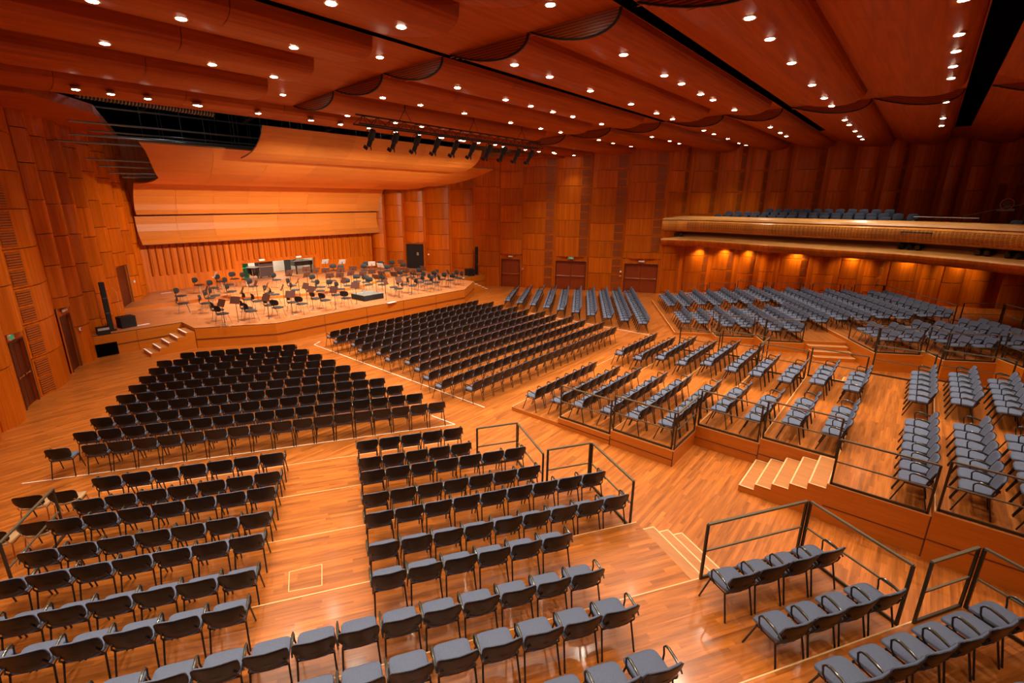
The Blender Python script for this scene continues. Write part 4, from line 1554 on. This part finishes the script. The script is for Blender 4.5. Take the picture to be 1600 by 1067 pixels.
def arm_path(sx):
    x_ = sx * 0.257
    return [(sx * 0.222, 0.06, 0.42), (x_, 0.085, 0.52), (x_, 0.10, 0.61), (x_, 0.075, 0.652), (x_, 0.02, 0.66), (x_, -0.10, 0.640), (x_, -0.20, 0.612), (x_ * 0.97, -0.236, 0.585)]


def audience_chair(right_arm):
    t = thing('audience_chair', 'x', 'chair', (0, 0, 0), 0)
    seat_mesh().build('seat', M['fabric'], t, True)
    sh = back_mesh(0.0, 0.012, 1.0, 0.10, 1.0).build('backrest', M['shell'], t, True)
    back_mesh(0.0125, 0.042, 0.97, -0.05, 0.985).build('back_pad', M['fabric'], sh, True)
    for sx in (-1, 1):
        for fr_ in (True, False):
            mb = MB()
            mb.tube(leg_path(sx, fr_), 0.0125, 8)
            mb.build('leg', M['steel_black'], t, True)
    mb = MB()
    mb.tube([(-0.215, 0.15, 0.42), (0.215, 0.15, 0.42), (0.215, -0.15, 0.42), (-0.215, -0.15, 0.42)], 0.012, 6, closed=True)
    for sx in (-1, 1):
        mb.tube([(sx * 0.215, -0.14, 0.42), (sx * 0.212, -0.20, 0.50), (sx * 0.185, -0.238, 0.60)], 0.011, 6)
    mb.build('frame', M['steel_black'], t, True)
    for sx in ((-1, 1) if right_arm else (-1,)):
        mb = MB()
        mb.tube(arm_path(sx), 0.0115, 8)
        am = mb.build('armrest', M['steel_black'], t, True)
        mb = MB()
        x_ = sx * 0.257
        pth = [(x_, 0.07, 0.664), (x_, 0.02, 0.673), (x_, -0.10, 0.653), (x_, -0.18, 0.627)]
        mb.tube(pth, [0.008, 0.017, 0.017, 0.009], 8)
        mb.build('arm_pad', M['arm'], am, True)
    return t


def chair_low(right_arm):
    """The same chair with fewer faces, as (verts, faces, material) for the far rows."""
    mb = MB()
    m = seat_mesh(True)
    mb.add(m.v, m.f, 0)
    m = back_mesh(0.0, 0.012, 1.0, 0.10, 1.0, True)
    mb.add(m.v, m.f, 1)
    m = back_mesh(0.0125, 0.042, 0.97, -0.05, 0.985, True)
    mb.add(m.v, m.f, 0)
    for sx in (-1, 1):
        for fr_ in (True, False):
            mb.tube(leg_path(sx, fr_), 0.0125, 4, 2)
    mb.beam((-0.215, 0.15, 0.42), (0.215, 0.15, 0.42), 0.02, 0.02, 2)
    for sx in (-1, 1):
        mb.beam((sx * 0.215, -0.15, 0.42), (sx * 0.215, 0.15, 0.42), 0.02, 0.02, 2)
        mb.beam((sx * 0.215, -0.14, 0.42), (sx * 0.205, -0.225, 0.62), 0.02, 0.02, 2)
    for sx in ((-1, 1) if right_arm else (-1,)):
        mb.tube(arm_path(sx), 0.015, 4, 2)
        mb.beam((sx * 0.257, 0.07, 0.668), (sx * 0.257, -0.18, 0.632), 0.03, 0.02, 2)
    return mb


chairs = []      # (x, y, z, rz, right_arm, label)
BACK = 0.31      # the backrest's top lies this far behind the chair's origin


def add_row(pts, z, rz, fmt, flip=False):
    """pts: plan positions of the back tops from the sitter's left to right; label counts from the end named in fmt."""
    n = len(pts)
    dx, dy = -math.sin(rz) * BACK, math.cos(rz) * BACK
    for j, (x_, y_) in enumerate(pts):
        k = n - 1 - j if flip else j
        chairs.append((x_ + dx, y_ + dy, z, rz, j == n - 1, fmt % ORD[k]))


CP = 0.53
# flat floor, left block (and its mirror image on the right)
A_END = [2.45, 1.93, 1.44, 0.95, 0.38, -0.11, -0.62, -1.12, -1.65, -2.16]
A_N = [17, 17, 16, 15, 14, 13, 12, 11, 10, 8]
for k in range(10):
    s_ = 12.82 + 0.857 * k
    us = [A_END[k] - CP * 0.995 * j for j in range(A_N[k])][::-1]
    if k == 0:
        us = [-6.72] + us
    add_row([W(u, s_) for u in us], 0.0, -TH, 'dark-backed chair, %%s from right end, %s row from stage, left floor block' % ORD[9 - k], True)
    add_row([W(u, s_, True) for u in us[::-1]], 0.0, TH, 'blue-grey chair, %%s from aisle end, %s row from stage, right floor block' % ORD[9 - k])
# flat floor, centre block
BYS = [19.27, 18.28, 17.32, 16.42, 15.48, 14.54, 13.65, 12.77, 11.85, 10.93, 10.02]
for k, y_ in enumerate(BYS):
    n = 19 if k % 2 == 0 else 20
    cx_ = 15.92 if k < 8 else 15.55
    if k == 9:
        n = 21
    if k == 8:
        n = 20
    add_row([(cx_ + (j - (n - 1) / 2) * 0.522, y_) for j in range(n)], 0.0, R(-0.4), 'dark-backed chair, %%s from left end, %s row from stage, central floor block' % ORD[k])
# wing tiers
for right in (False, True):
    rz = TH if right else -TH
    wing = 'right' if right else 'left'

    def rowpts(us, s_):
        us = sorted(us)
        p_ = [W(u, s_, right) for u in us]
        return p_[::-1] if right else p_
    for i in range(14 if right else 12):
        s_ = 10.75 - 0.835 * i
        tier = i // 2 + 1
        if i == 13:
            s_ += 0.16
        z = RISE * tier
        outer0 = [-4.97, -4.97, -4.97, -4.97, -4.97, -4.97, -4.97, -4.97, -3.9, -3.9, -2.8, -2.8, -1.8, -1.8][i]
        if i < 7:
            add_row(rowpts([-1.78 - CP * j for j in range(7)], s_), z, rz, 'dark-backed blue-grey chair, %%s from aisle, %s row up, outer block of %s wing' % (ORD[i], wing), not right)
            n = [5, 5, 7, 7, 9, 9, 6][i]
            add_row(rowpts([0.34 + 0.528 * j for j in range(n)], s_), z, rz, 'dark-backed blue-grey chair, %%s from aisle, %s row up, inner block of %s wing' % (ORD[i], wing), right)
        else:
            us = []
            u = 3.06
            while u > outer0 - 0.02:
                us.append(u)
                u -= CP
            add_row(rowpts(us, s_), z, rz, 'dark-backed blue-grey chair, %%s from step landing, %s row up, unbroken rows of %s wing' % (ORD[i], wing), not right)
        if i >= 8:
            n = [4, 4, 6, 6, 8, 8][i - 8]
            add_row(rowpts([5.0 + 0.53 * j for j in range(n)], s_), z, rz, 'blue-grey chair, %%s from step landing, %s row behind front railing at edge of %s wing' % (ORD[i - 8], wing), right)
# central platform
for i in range(10):
    y_ = 7.94 - 0.835 * i
    z = RISE * (i // 2 + 1) if i > 1 else 0.13
    if i < 6:
        x0 = 11.48 if i % 2 == 0 else 11.66
        add_row([(x0 + 0.53 * j, y_) for j in range(7)], z, 0, 'blue-grey chair, %%s from near railing, %s row of central platform, near half' % ORD[i])
        x0 = 17.3 if i % 2 == 0 else 17.2
        add_row([(x0 + 0.53 * j, y_) for j in range(6)], z, 0, 'blue-grey chair, %%s from middle aisle, %s row of central platform, far half' % ORD[i])
    else:
        add_row([(13.15 + 0.53 * j, y_) for j in range(4)], z, 0, 'blue-grey chair, %%s from near railing, %s row of central platform, near half' % ORD[i])
        add_row([(16.8 + 0.53 * j, y_) for j in range(4)], z, 0, 'blue-grey chair, %%s from middle aisle, %s row of central platform, far half' % ORD[i])
for i, y_ in enumerate((-1.03, -1.86, -2.69, -3.53)):
    z = RISE * (6 if i == 0 else (7 if i < 3 else 8))
    add_row([(11.45 + 0.522 * j, y_) for j in range(7)], z, 0, 'blue-grey chair, %%s from near railing, %s row behind empty cross aisle, near half' % ORD[i])
    add_row([(16.55 + 0.53 * j, y_) for j in range(6)], z, 0, 'blue-grey chair, %%s from middle aisle, %s row behind empty cross aisle, far half' % ORD[i])

vis = []
for c in chairs:
    q_ = proj((c[0], c[1], c[2] + 0.5))
    if q_ is None:
        continue
    m_ = 420 / q_[2]
    if -m_ < q_[0] < 1600 + m_ and -m_ < q_[1] < 1067 + m_ * 1.2:
        vis.append((q_[2], c))
vis.sort(key=lambda t: t[0])
proto = {False: audience_chair(False), True: audience_chair(True)}
for o in proto.values():
    remember(o)
used = {False: False, True: False}
for _d, (x_, y_, z_, rz, ra_, lb) in vis[:300]:
    o = proto[ra_] if not used[ra_] else copy_tree(proto[ra_])
    used[ra_] = True
    o.location = (x_, y_, z_)
    o.rotation_euler = (0, 0, rz)
    tag(o, lb, 'chair', 'rows of audience chairs')
low = {False: chair_low(False), True: chair_low(True)}
mb = MB()
for _d, (x_, y_, z_, rz, ra_, lb) in vis[300:]:
    c, s_ = math.cos(rz), math.sin(rz)
    m = low[ra_]
    o = len(mb.v)
    mb.v.extend([(x_ + c * a - s_ * b, y_ + s_ * a + c * b, z_ + d_) for a, b, d_ in m.v])
    mb.f.extend([tuple(o + i for i in f_) for f_ in m.f])
    mb.m.extend(m.m)
    mb.p.extend([0.0] * len(m.f))
o = mb.build('distant_seating', [M['fabric'], M['shell'], M['steel_black']], None, True)
o['kind'] = 'stuff'
tag(o, 'all the small far rows of blue-grey and dark chairs towards the stage and right wall', 'chairs')


# four chrome chairs beyond the left railing
def chrome_chair():
    t = thing('chrome_chair', 'x', 'chair', (0, 0, 0), 0, 'chrome-legged chairs beyond left railing')
    seat_mesh().build('seat', M['tan'], t, True)
    back_mesh(0.0, 0.014, 1.0, 0.10, 1.0).build('backrest', M['shell'], t, True)
    for sx in (-1, 1):
        for fr_ in (True, False):
            mb = MB()
            mb.tube(leg_path(sx, fr_), 0.0125, 8)
            mb.build('leg', M['chrome'] if sx > 0 or not fr_ else M['steel_black'], t, True)
    mb = MB()
    for sx in (-1, 1):
        mb.tube([(sx * 0.215, 0.14, 0.42), (sx * 0.215, -0.14, 0.42), (sx * 0.212, -0.20, 0.50), (sx * 0.185, -0.238, 0.60)], 0.012, 6)
    mb.build('frame', M['chrome'], t, True)
    return t


cc0 = chrome_chair()
remember(cc0)
for i, (px, py, lb) in enumerate(((51, 775, 'chrome-legged chair with tan seat left of the slanting railing, front left'), (105, 767, 'chrome-legged chair with tan seat just behind the top of slanting railing'),
                                  (16, 829, 'chrome-legged chair with tan seat at left edge under the slanting railing'), (62, 816, 'chrome-legged chair with tan seat hidden behind the third wing row'))):
    o = cc0 if i == 0 else copy_tree(cc0)
    p_ = un(px, py, 0.8)
    uu, nn = CT * p_.x - ST * p_.y, ST * p_.x + CT * p_.y
    uu = min(uu, -5.72) if i % 2 else min(uu, -6.28)
    p_ = Vector(W(uu, nn))
    o.location = (p_.x + ST * BACK, p_.y + CT * BACK, 0)
    o.rotation_euler = (0, 0, -TH)
    o['label'] = lb


# ------------------------------------------------------------------ on the stage
def stage_z(x_, y_):
    if y_ > 30.2:
        return SZ2
    if ((x_ - 16.1) / 5.6) ** 2 + ((y_ - 31.2) / 4.0) ** 2 < 1:
        return SZ + 0.16
    return SZ


def stage_pt(px, py, h):
    z = SZ
    for _ in range(4):
        p_ = un(px, py, z + h)
        z = stage_z(p_.x, p_.y)
    return Vector((p_.x, p_.y, z))


def musician_chair():
    t = thing('musician_chair', 'x', 'chair', (0, 0, 0), 0, 'orchestra chairs on the stage')
    mb = MB()
    ring = rounded(14, 0.6)
    vs, fs = [], []
    for s_, z in ((0.9, 0.45), (1.0, 0.465), (1.0, 0.48), (0.88, 0.495)):
        vs += [(x_ * 0.235 * s_, 0.02 + y_ * 0.22 * s_, z) for x_, y_ in ring]
    n = len(ring)
    for r_ in range(3):
        fs += [(r_ * n + k, r_ * n + (k + 1) % n, (r_ + 1) * n + (k + 1) % n, (r_ + 1) * n + k) for k in range(n)]
    fs += [tuple(range(n - 1, -1, -1)), tuple(3 * n + k for k in range(n))]
    mb.add(vs, fs)
    mb.build('seat', M['black'], t, True)
    mb = MB()
    vs, fs = [], []
    for off, sc in ((-0.015, 0.9), (-0.01, 1.0), (0.01, 1.0), (0.018, 0.88)):
        vs += [(x_ * 0.215 * sc, -0.235 + off + 0.05 * x_ * x_ - 0.02 * y_, 0.74 + y_ * 0.14 * sc) for x_, y_ in ring]
    for r_ in range(3):
        fs += [(r_ * n + k, r_ * n + (k + 1) % n, (r_ + 1) * n + (k + 1) % n, (r_ + 1) * n + k) for k in range(n)]
    fs += [tuple(range(n - 1, -1, -1)), tuple(3 * n + k for k in range(n))]
    mb.add(vs, fs)
    mb.build('backrest', M['black'], t, True)
    mb = MB()
    mb.tube([(0, 0.0, 0.445), (0, -0.2, 0.445), (0, -0.245, 0.5), (0, -0.25, 0.7)], 0.018, 6)
    mb.build('back_support', M['black'], t)
    for sx in (-1, 1):
        for sy in (-1, 1):
            mb = MB()
            mb.tube([(sx * 0.15, sy * 0.14, 0.45), (sx * 0.225, 0.01 + sy * 0.225, 0.0)], 0.010, 6)
            mb.build('leg', M['pipe'], t)
    return t


def music_stand(mat):
    t = thing('music_stand', 'x', 'music stand', (0, 0, 0), 0)
    mb = MB()
    c, s_ = math.cos(R(25)), math.sin(R(25))

    def D(x_, u_, w_):
        return (x_, u_ * s_ + w_ * c, 1.12 + u_ * c - w_ * s_)
    for lo_, hi_ in (((-0.25, -0.17, -0.006), (0.25, 0.17, 0.006)), ((-0.25, -0.18, -0.07), (0.25, -0.17, 0.006))):
        vs = [D(x_, u_, w_) for w_ in (lo_[2], hi_[2]) for u_ in (lo_[1], hi_[1]) for x_ in (lo_[0], hi_[0])]
        mb.add(vs, [(0, 1, 3, 2), (4, 6, 7, 5), (0, 4, 5, 1), (2, 3, 7, 6), (0, 2, 6, 4), (1, 5, 7, 3)])
    mb.build('desk', mat, t)
    mb = MB()
    mb.tube([(0, 0.02, 1.1), (0, 0.02, 0.06)], 0.014, 6)
    mb.build('pole', M['steel_black'], t)
    for k in range(3):
        a = 2 * PI * k / 3 + 0.5
        mb = MB()
        mb.tube([(0, 0.02, 0.14), (0.26 * math.cos(a), 0.02 + 0.26 * math.sin(a), 0.0)], 0.010, 5)
        mb.build('foot', M['pipe'], t)
    return t


S1 = [(505, 500), (230, 670), (255, 785), (740, 545), (850, 445), (1015, 600), (1065, 405), (1240, 410), (1350, 520), (760, 665), (680, 705), (610, 785), (800, 890), (870, 950), (1250, 860), (1300, 910), (1380, 755), (1275, 725), (975, 495)]
S2 = [(210, 815), (360, 850), (570, 770), (710, 795), (930, 715), (1065, 740), (1250, 655), (1410, 705), (290, 650), (200, 580), (560, 510), (640, 540), (800, 590), (960, 590), (1130, 530), (1310, 565), (1420, 510), (1060, 490), (920, 450), (1175, 430), (320, 420), (1550, 410), (1190, 270), (1340, 285)]
S3 = [(145, 440), (330, 435), (460, 475), (550, 495), (755, 460), (925, 430), (1080, 405), (1260, 380), (1395, 350), (1330, 333), (1165, 370), (985, 385), (850, 410), (640, 440), (110, 405), (290, 395), (560, 330), (740, 340), (900, 350), (80, 240), (110, 205), (310, 195), (460, 188), (620, 185), (400, 250), (640, 310), (830, 300), (1050, 325), (1000, 340)]
spx = [(260 + x_ / 9.975, 395 + y_ / 9.975) for x_, y_ in S1] + [(400 + x_ / 9.975, 395 + y_ / 9.975) for x_, y_ in S2] + [(560 + x_ / 8.889, 395 + y_ / 8.889) for x_, y_ in S3]
POD = Vector((16.25, 24.6))
pos = []
for px, py in spx:
    p_ = stage_pt(px, py, 0.48)
    if p_.y > 34.2:
        p_.y = 34.2
    pos.append(p_)
T1 = [(625, 555), (1220, 575), (1085, 730), (855, 775), (1390, 470)]
T2 = [(155, 690), (175, 500), (410, 530), (510, 640), (870, 560), (1210, 570), (1540, 500), (1390, 420), (1320, 340), (1150, 350), (790, 335), (770, 510), (710, 420), (520, 300), (780, 235), (940, 265), (1095, 265), (1320, 260), (1510, 235), (1500, 305)]
T3 = [(590, 120), (540, 220), (665, 230), (195, 255), (320, 285), (195, 335), (390, 325), (490, 290), (375, 400), (560, 370), (740, 330), (900, 290), (1040, 250), (1250, 260), (905, 215), (770, 255), (1090, 290)]
tpx = [(260 + x_ / 9.975, 395 + y_ / 9.975) for x_, y_ in T1] + [(400 + x_ / 9.975, 395 + y_ / 9.975) for x_, y_ in T2] + [(560 + x_ / 8.889, 395 + y_ / 8.889) for x_, y_ in T3]
TSv = [(260 + 760 / 9.975, 395 + 335 / 9.975), (400 + 110, 395 + 13), (400 + 134.3, 395 + 13.5), (560 + 185 / 8.889, 395 + 145 / 8.889), (560 + 300 / 8.889, 395 + 130 / 8.889)]
tp_ = [stage_pt(px, py, 1.12) for px, py in tpx]
tv_ = [stage_pt(px, py, 1.12) for px, py in TSv]
allp = [(p_, 0) for p_ in pos] + [(p_, 1) for p_ in tp_ + tv_]
for _ in range(60):          # ease apart what came out closer than it can stand
    for i in range(len(allp)):
        a_, ka = allp[i]
        for j in range(i):
            b_, kb = allp[j]
            need = (0.66, 0.64, 0.54)[ka + kb]
            dx, dy = a_.x - b_.x, a_.y - b_.y
            L_ = math.hypot(dx, dy)
            if 1e-6 < L_ < need:
                m_ = (need - L_) / 2 / L_
                a_.x += dx * m_
                a_.y += dy * m_
                b_.x -= dx * m_
                b_.y -= dy * m_
        dx, dy = a_.x - 16.25, a_.y - 24.0
        if abs(dx) < 1.05 and abs(dy) < 1.05:
            if abs(dx) > abs(dy):
                a_.x = 16.25 + math.copysign(1.05, dx)
            else:
                a_.y = 24.0 + math.copysign(1.05, dy)
        a_.y = min(a_.y, 34.15)
mc0 = musician_chair()
remember(mc0)
# rank the chairs by distance from the podium, then by angle, for their labels
arcs = {}
for i, p_ in enumerate(pos):
    d = (p_.to_2d() - POD).length
    arcs.setdefault(min(5, int(d / 2.0)), []).append(i)
cl = {}
for a, ids in arcs.items():
    ids.sort(key=lambda i: pos[i].x)
    for k, i in enumerate(ids):
        cl[i] = 'black orchestra chair, %s from left in the %s arc out from the podium' % (ORD[k] if k < len(ORD) else 'last', ORD[a])
for i, p_ in enumerate(pos):
    o = mc0 if i == 0 else copy_tree(mc0)
    d = POD - p_.to_2d()
    o.location = (p_.x, p_.y, stage_z(p_.x, p_.y))
    o.scale = (1.1, 1.1, 1.06)
    o.rotation_euler = (0, 0, math.atan2(d.y, d.x) - PI / 2 + random.uniform(-0.25, 0.25))
    o['label'] = cl[i]
ms0, ms1 = music_stand(M['brown']), music_stand(M['silver'])
remember(ms0)
remember(ms1)
for group, proto_, kind, gname in ((tp_, ms0, 'dark brown', 'dark music stands among the orchestra chairs'), (tv_, ms1, 'pale grey', 'pale music stands along the back of the stage')):
    order = sorted(range(len(group)), key=lambda i: (min(5, int((group[i].to_2d() - POD).length / 2.2)), group[i].x))
    cnt = {}
    for n_, i in enumerate(order):
        p_ = group[i]
        if p_.y > 34.3:
            p_.y = 34.3
        a = min(5, int((p_.to_2d() - POD).length / 2.2))
        cnt[a] = cnt.get(a, 0) + 1
        o = proto_ if n_ == 0 else copy_tree(proto_)
        d = POD - p_.to_2d()
        o.location = (p_.x, p_.y, stage_z(p_.x, p_.y))
        o.rotation_euler = (0, 0, math.atan2(d.y, d.x) - PI / 2 + random.uniform(-0.4, 0.4))
        if kind == 'dark brown':
            lb = 'dark music stand, %s from left in the %s ring around the podium' % (ORD[cnt[a] - 1], ORD[a])
        else:
            lb = 'pale grey music stand at the stage back, %s from left' % ORD[sorted(range(len(group)), key=lambda q: group[q].x).index(i)]
        tag(o, lb, 'music stand', gname)
# conductor's stand on the podium
o = copy_tree(ms0)
o.location = (16.2, 24.25, SZ + 0.34)
o.rotation_euler = (0, 0, PI)
tag(o, 'dark conductor stand standing on the grey-topped podium', 'music stand')


# line array speakers
def line_speaker(label, loc, rz):
    t = thing('tower_speaker', label, 'loudspeaker', loc, rz)
    mb = MB()
    mb.box((-0.09, -0.09, 0.06), (0.09, 0.09, 2.15))
    mb.build('column', M['black'], t)
    mb = MB()
    mb.lathe([(0.2, 0), (0.2, 0.03), (0.1, 0.06)], 18)
    mb.build('base_plate', M['black'], t)
    for z_ in (0.8, 1.45):
        mb = MB()
        mb.box((-0.092, -0.095, z_), (0.092, -0.088, z_ + 0.02))
        mb.build('joint_strip', M['pipe'], t)


def sub_box(label, loc, rz):
    t = thing('bass_speaker', label, 'loudspeaker', loc, rz)
    mb = MB()
    mb.box((-0.3, -0.25, 0), (0.3, 0.25, 0.5))
    mb.build('cabinet', M['black'], t)
    mb = MB()
    mb.box((-0.27, -0.262, 0.03), (0.27, -0.25, 0.47))
    mb.build('front_grille', M['steel_black'], t)


line_speaker('tall thin black column speaker at the left end of stage', (4.36, 26.22, SZ), 0)
sub_box('black bass speaker beside the left column speaker', (5.0, 26.5, SZ), R(10))
line_speaker('tall thin black column speaker at the right end of stage', (27.75, 25.9, SZ), 0)
sub_box('black bass speaker at the foot of the right column speaker', (27.02, 25.95, SZ), R(-10))
t = thing('equipment_case', 'small open dark equipment case left of the left column speaker', 'case', (4.0, 25.83, SZ))
mb = MB()
mb.box((-0.22, -0.18, 0), (0.22, 0.18, 0.3))
mb.build('case_body', M['black'], t)
mb = MB()
mb.box((-0.2, -0.19, 0.18), (0.2, -0.18, 0.28))
mb.build('front_plate', M['silver'], t)
t = thing('microphone_stand', 'thin silver microphone stand behind the left bass speaker', 'microphone stand', (5.0, 27.2, SZ))
mb = MB()
mb.tube([(0, 0, 0.02), (0, 0, 1.5), (-0.15, -0.1, 1.75)], 0.012, 6)
mb.build('pole', M['chrome'], t)
mb = MB()
mb.lathe([(0.14, 0), (0.14, 0.015), (0.03, 0.03)], 12)
mb.build('base_plate', M['black'], t)

# papers taped on the stage floor
for lb, px, py in (('white sheet lying near the front edge at the left of stage', 222, 507), ('white sheet on the left rear riser of stage', 260, 457), ('white sheet beside the podium near stage edge', 612, 472), ('white sheet on the floor near right tower speaker', 722, 434)):
    p_ = un(px, py, SZ if py > 460 or px > 500 else SZ2)
    if px == 731:
        p_ = un(px, py, SZ)
    mb = MB()
    mb.box((-0.3, -0.1, 0.001), (0.3, 0.1, 0.004))
    o = mb.build('paper_sheet', M['white'])
    o.location = p_
    o.rotation_euler = (0, 0, 0.1)
    tag(o, lb, 'paper', 'white papers on the stage floor')

# ------------------------------------------------------------------ stage and room lamps
st_d = bpy.data.lights.new('stage_lamp', 'SPOT')
st_d.energy = 2100
st_d.color = (1.0, 0.88, 0.70)
st_d.spot_size = R(60)
st_d.spot_blend = 0.7
st_d.shadow_soft_size = 0.12


def aim(lo, loc, tgt):
    lo.location = loc
    d = Vector(tgt) - Vector(loc)
    lo.rotation_euler = d.to_track_quat('-Z', 'Y').to_euler()


for i in range(10):
    lo = bpy.data.objects.new('stage_lamp', st_d)
    C.objects.link(lo)
    x_ = 11.2 + i * 1.06
    aim(lo, (x_, 15.95, 8.3), (x_ + (x_ - 16) * 0.5, 30.0, 2.5))
sv_d = bpy.data.lights.new('stage_overhead_lamp', 'SPOT')
sv_d.energy = 1500
sv_d.color = (1.0, 0.92, 0.80)
sv_d.spot_size = R(95)
sv_d.spot_blend = 0.8
sv_d.shadow_soft_size = 0.12
for x_, y_ in ((10.5, 26.0), (14.2, 26.0), (17.9, 26.0), (21.5, 26.0), (11.5, 30.0), (14.5, 30.0), (17.5, 30.0), (20.5, 30.0)):
    lo = bpy.data.objects.new('stage_overhead_lamp', sv_d)
    C.objects.link(lo)
    lo.location = (x_, y_, 7.2 if y_ > 28 else 7.45)
fl_d = bpy.data.lights.new('fly_space_fill', 'POINT')  # fill points added to lift the unlit rigging out of black
fl_d.energy = 28
fl_d.color = (0.9, 0.95, 1.0)
fl_d.shadow_soft_size = 0.1
for x_, y_ in ((7.0, 23.5), (9.0, 28.0), (16.0, 26.0), (24.5, 24.0)):
    lo = bpy.data.objects.new('fly_space_fill', fl_d)
    C.objects.link(lo)
    lo.location = (x_, y_, 10.7)
bl_d = bpy.data.lights.new('backstage_lamp', 'POINT')
bl_d.energy = 220
bl_d.color = (1.0, 0.97, 0.9)
bl_d.shadow_soft_size = 0.2
lo = bpy.data.objects.new('backstage_lamp', bl_d)
C.objects.link(lo)
lo.location = (16.4, 36.2, 3.3)

# ------------------------------------------------------------------ world and view
w = bpy.data.worlds.new('world')
bpy.context.scene.world = w
w.use_nodes = True
bg = w.node_tree.nodes['Background']
bg.inputs['Color'].default_value = (0.9, 0.5, 0.3, 1)
bg.inputs['Strength'].default_value = 0.02
vs_ = bpy.context.scene.view_settings
vs_.view_transform = 'Standard'
vs_.look = 'None'
vs_.exposure = 0.0
vs_.gamma = 1.0
vs_.use_curve_mapping = False
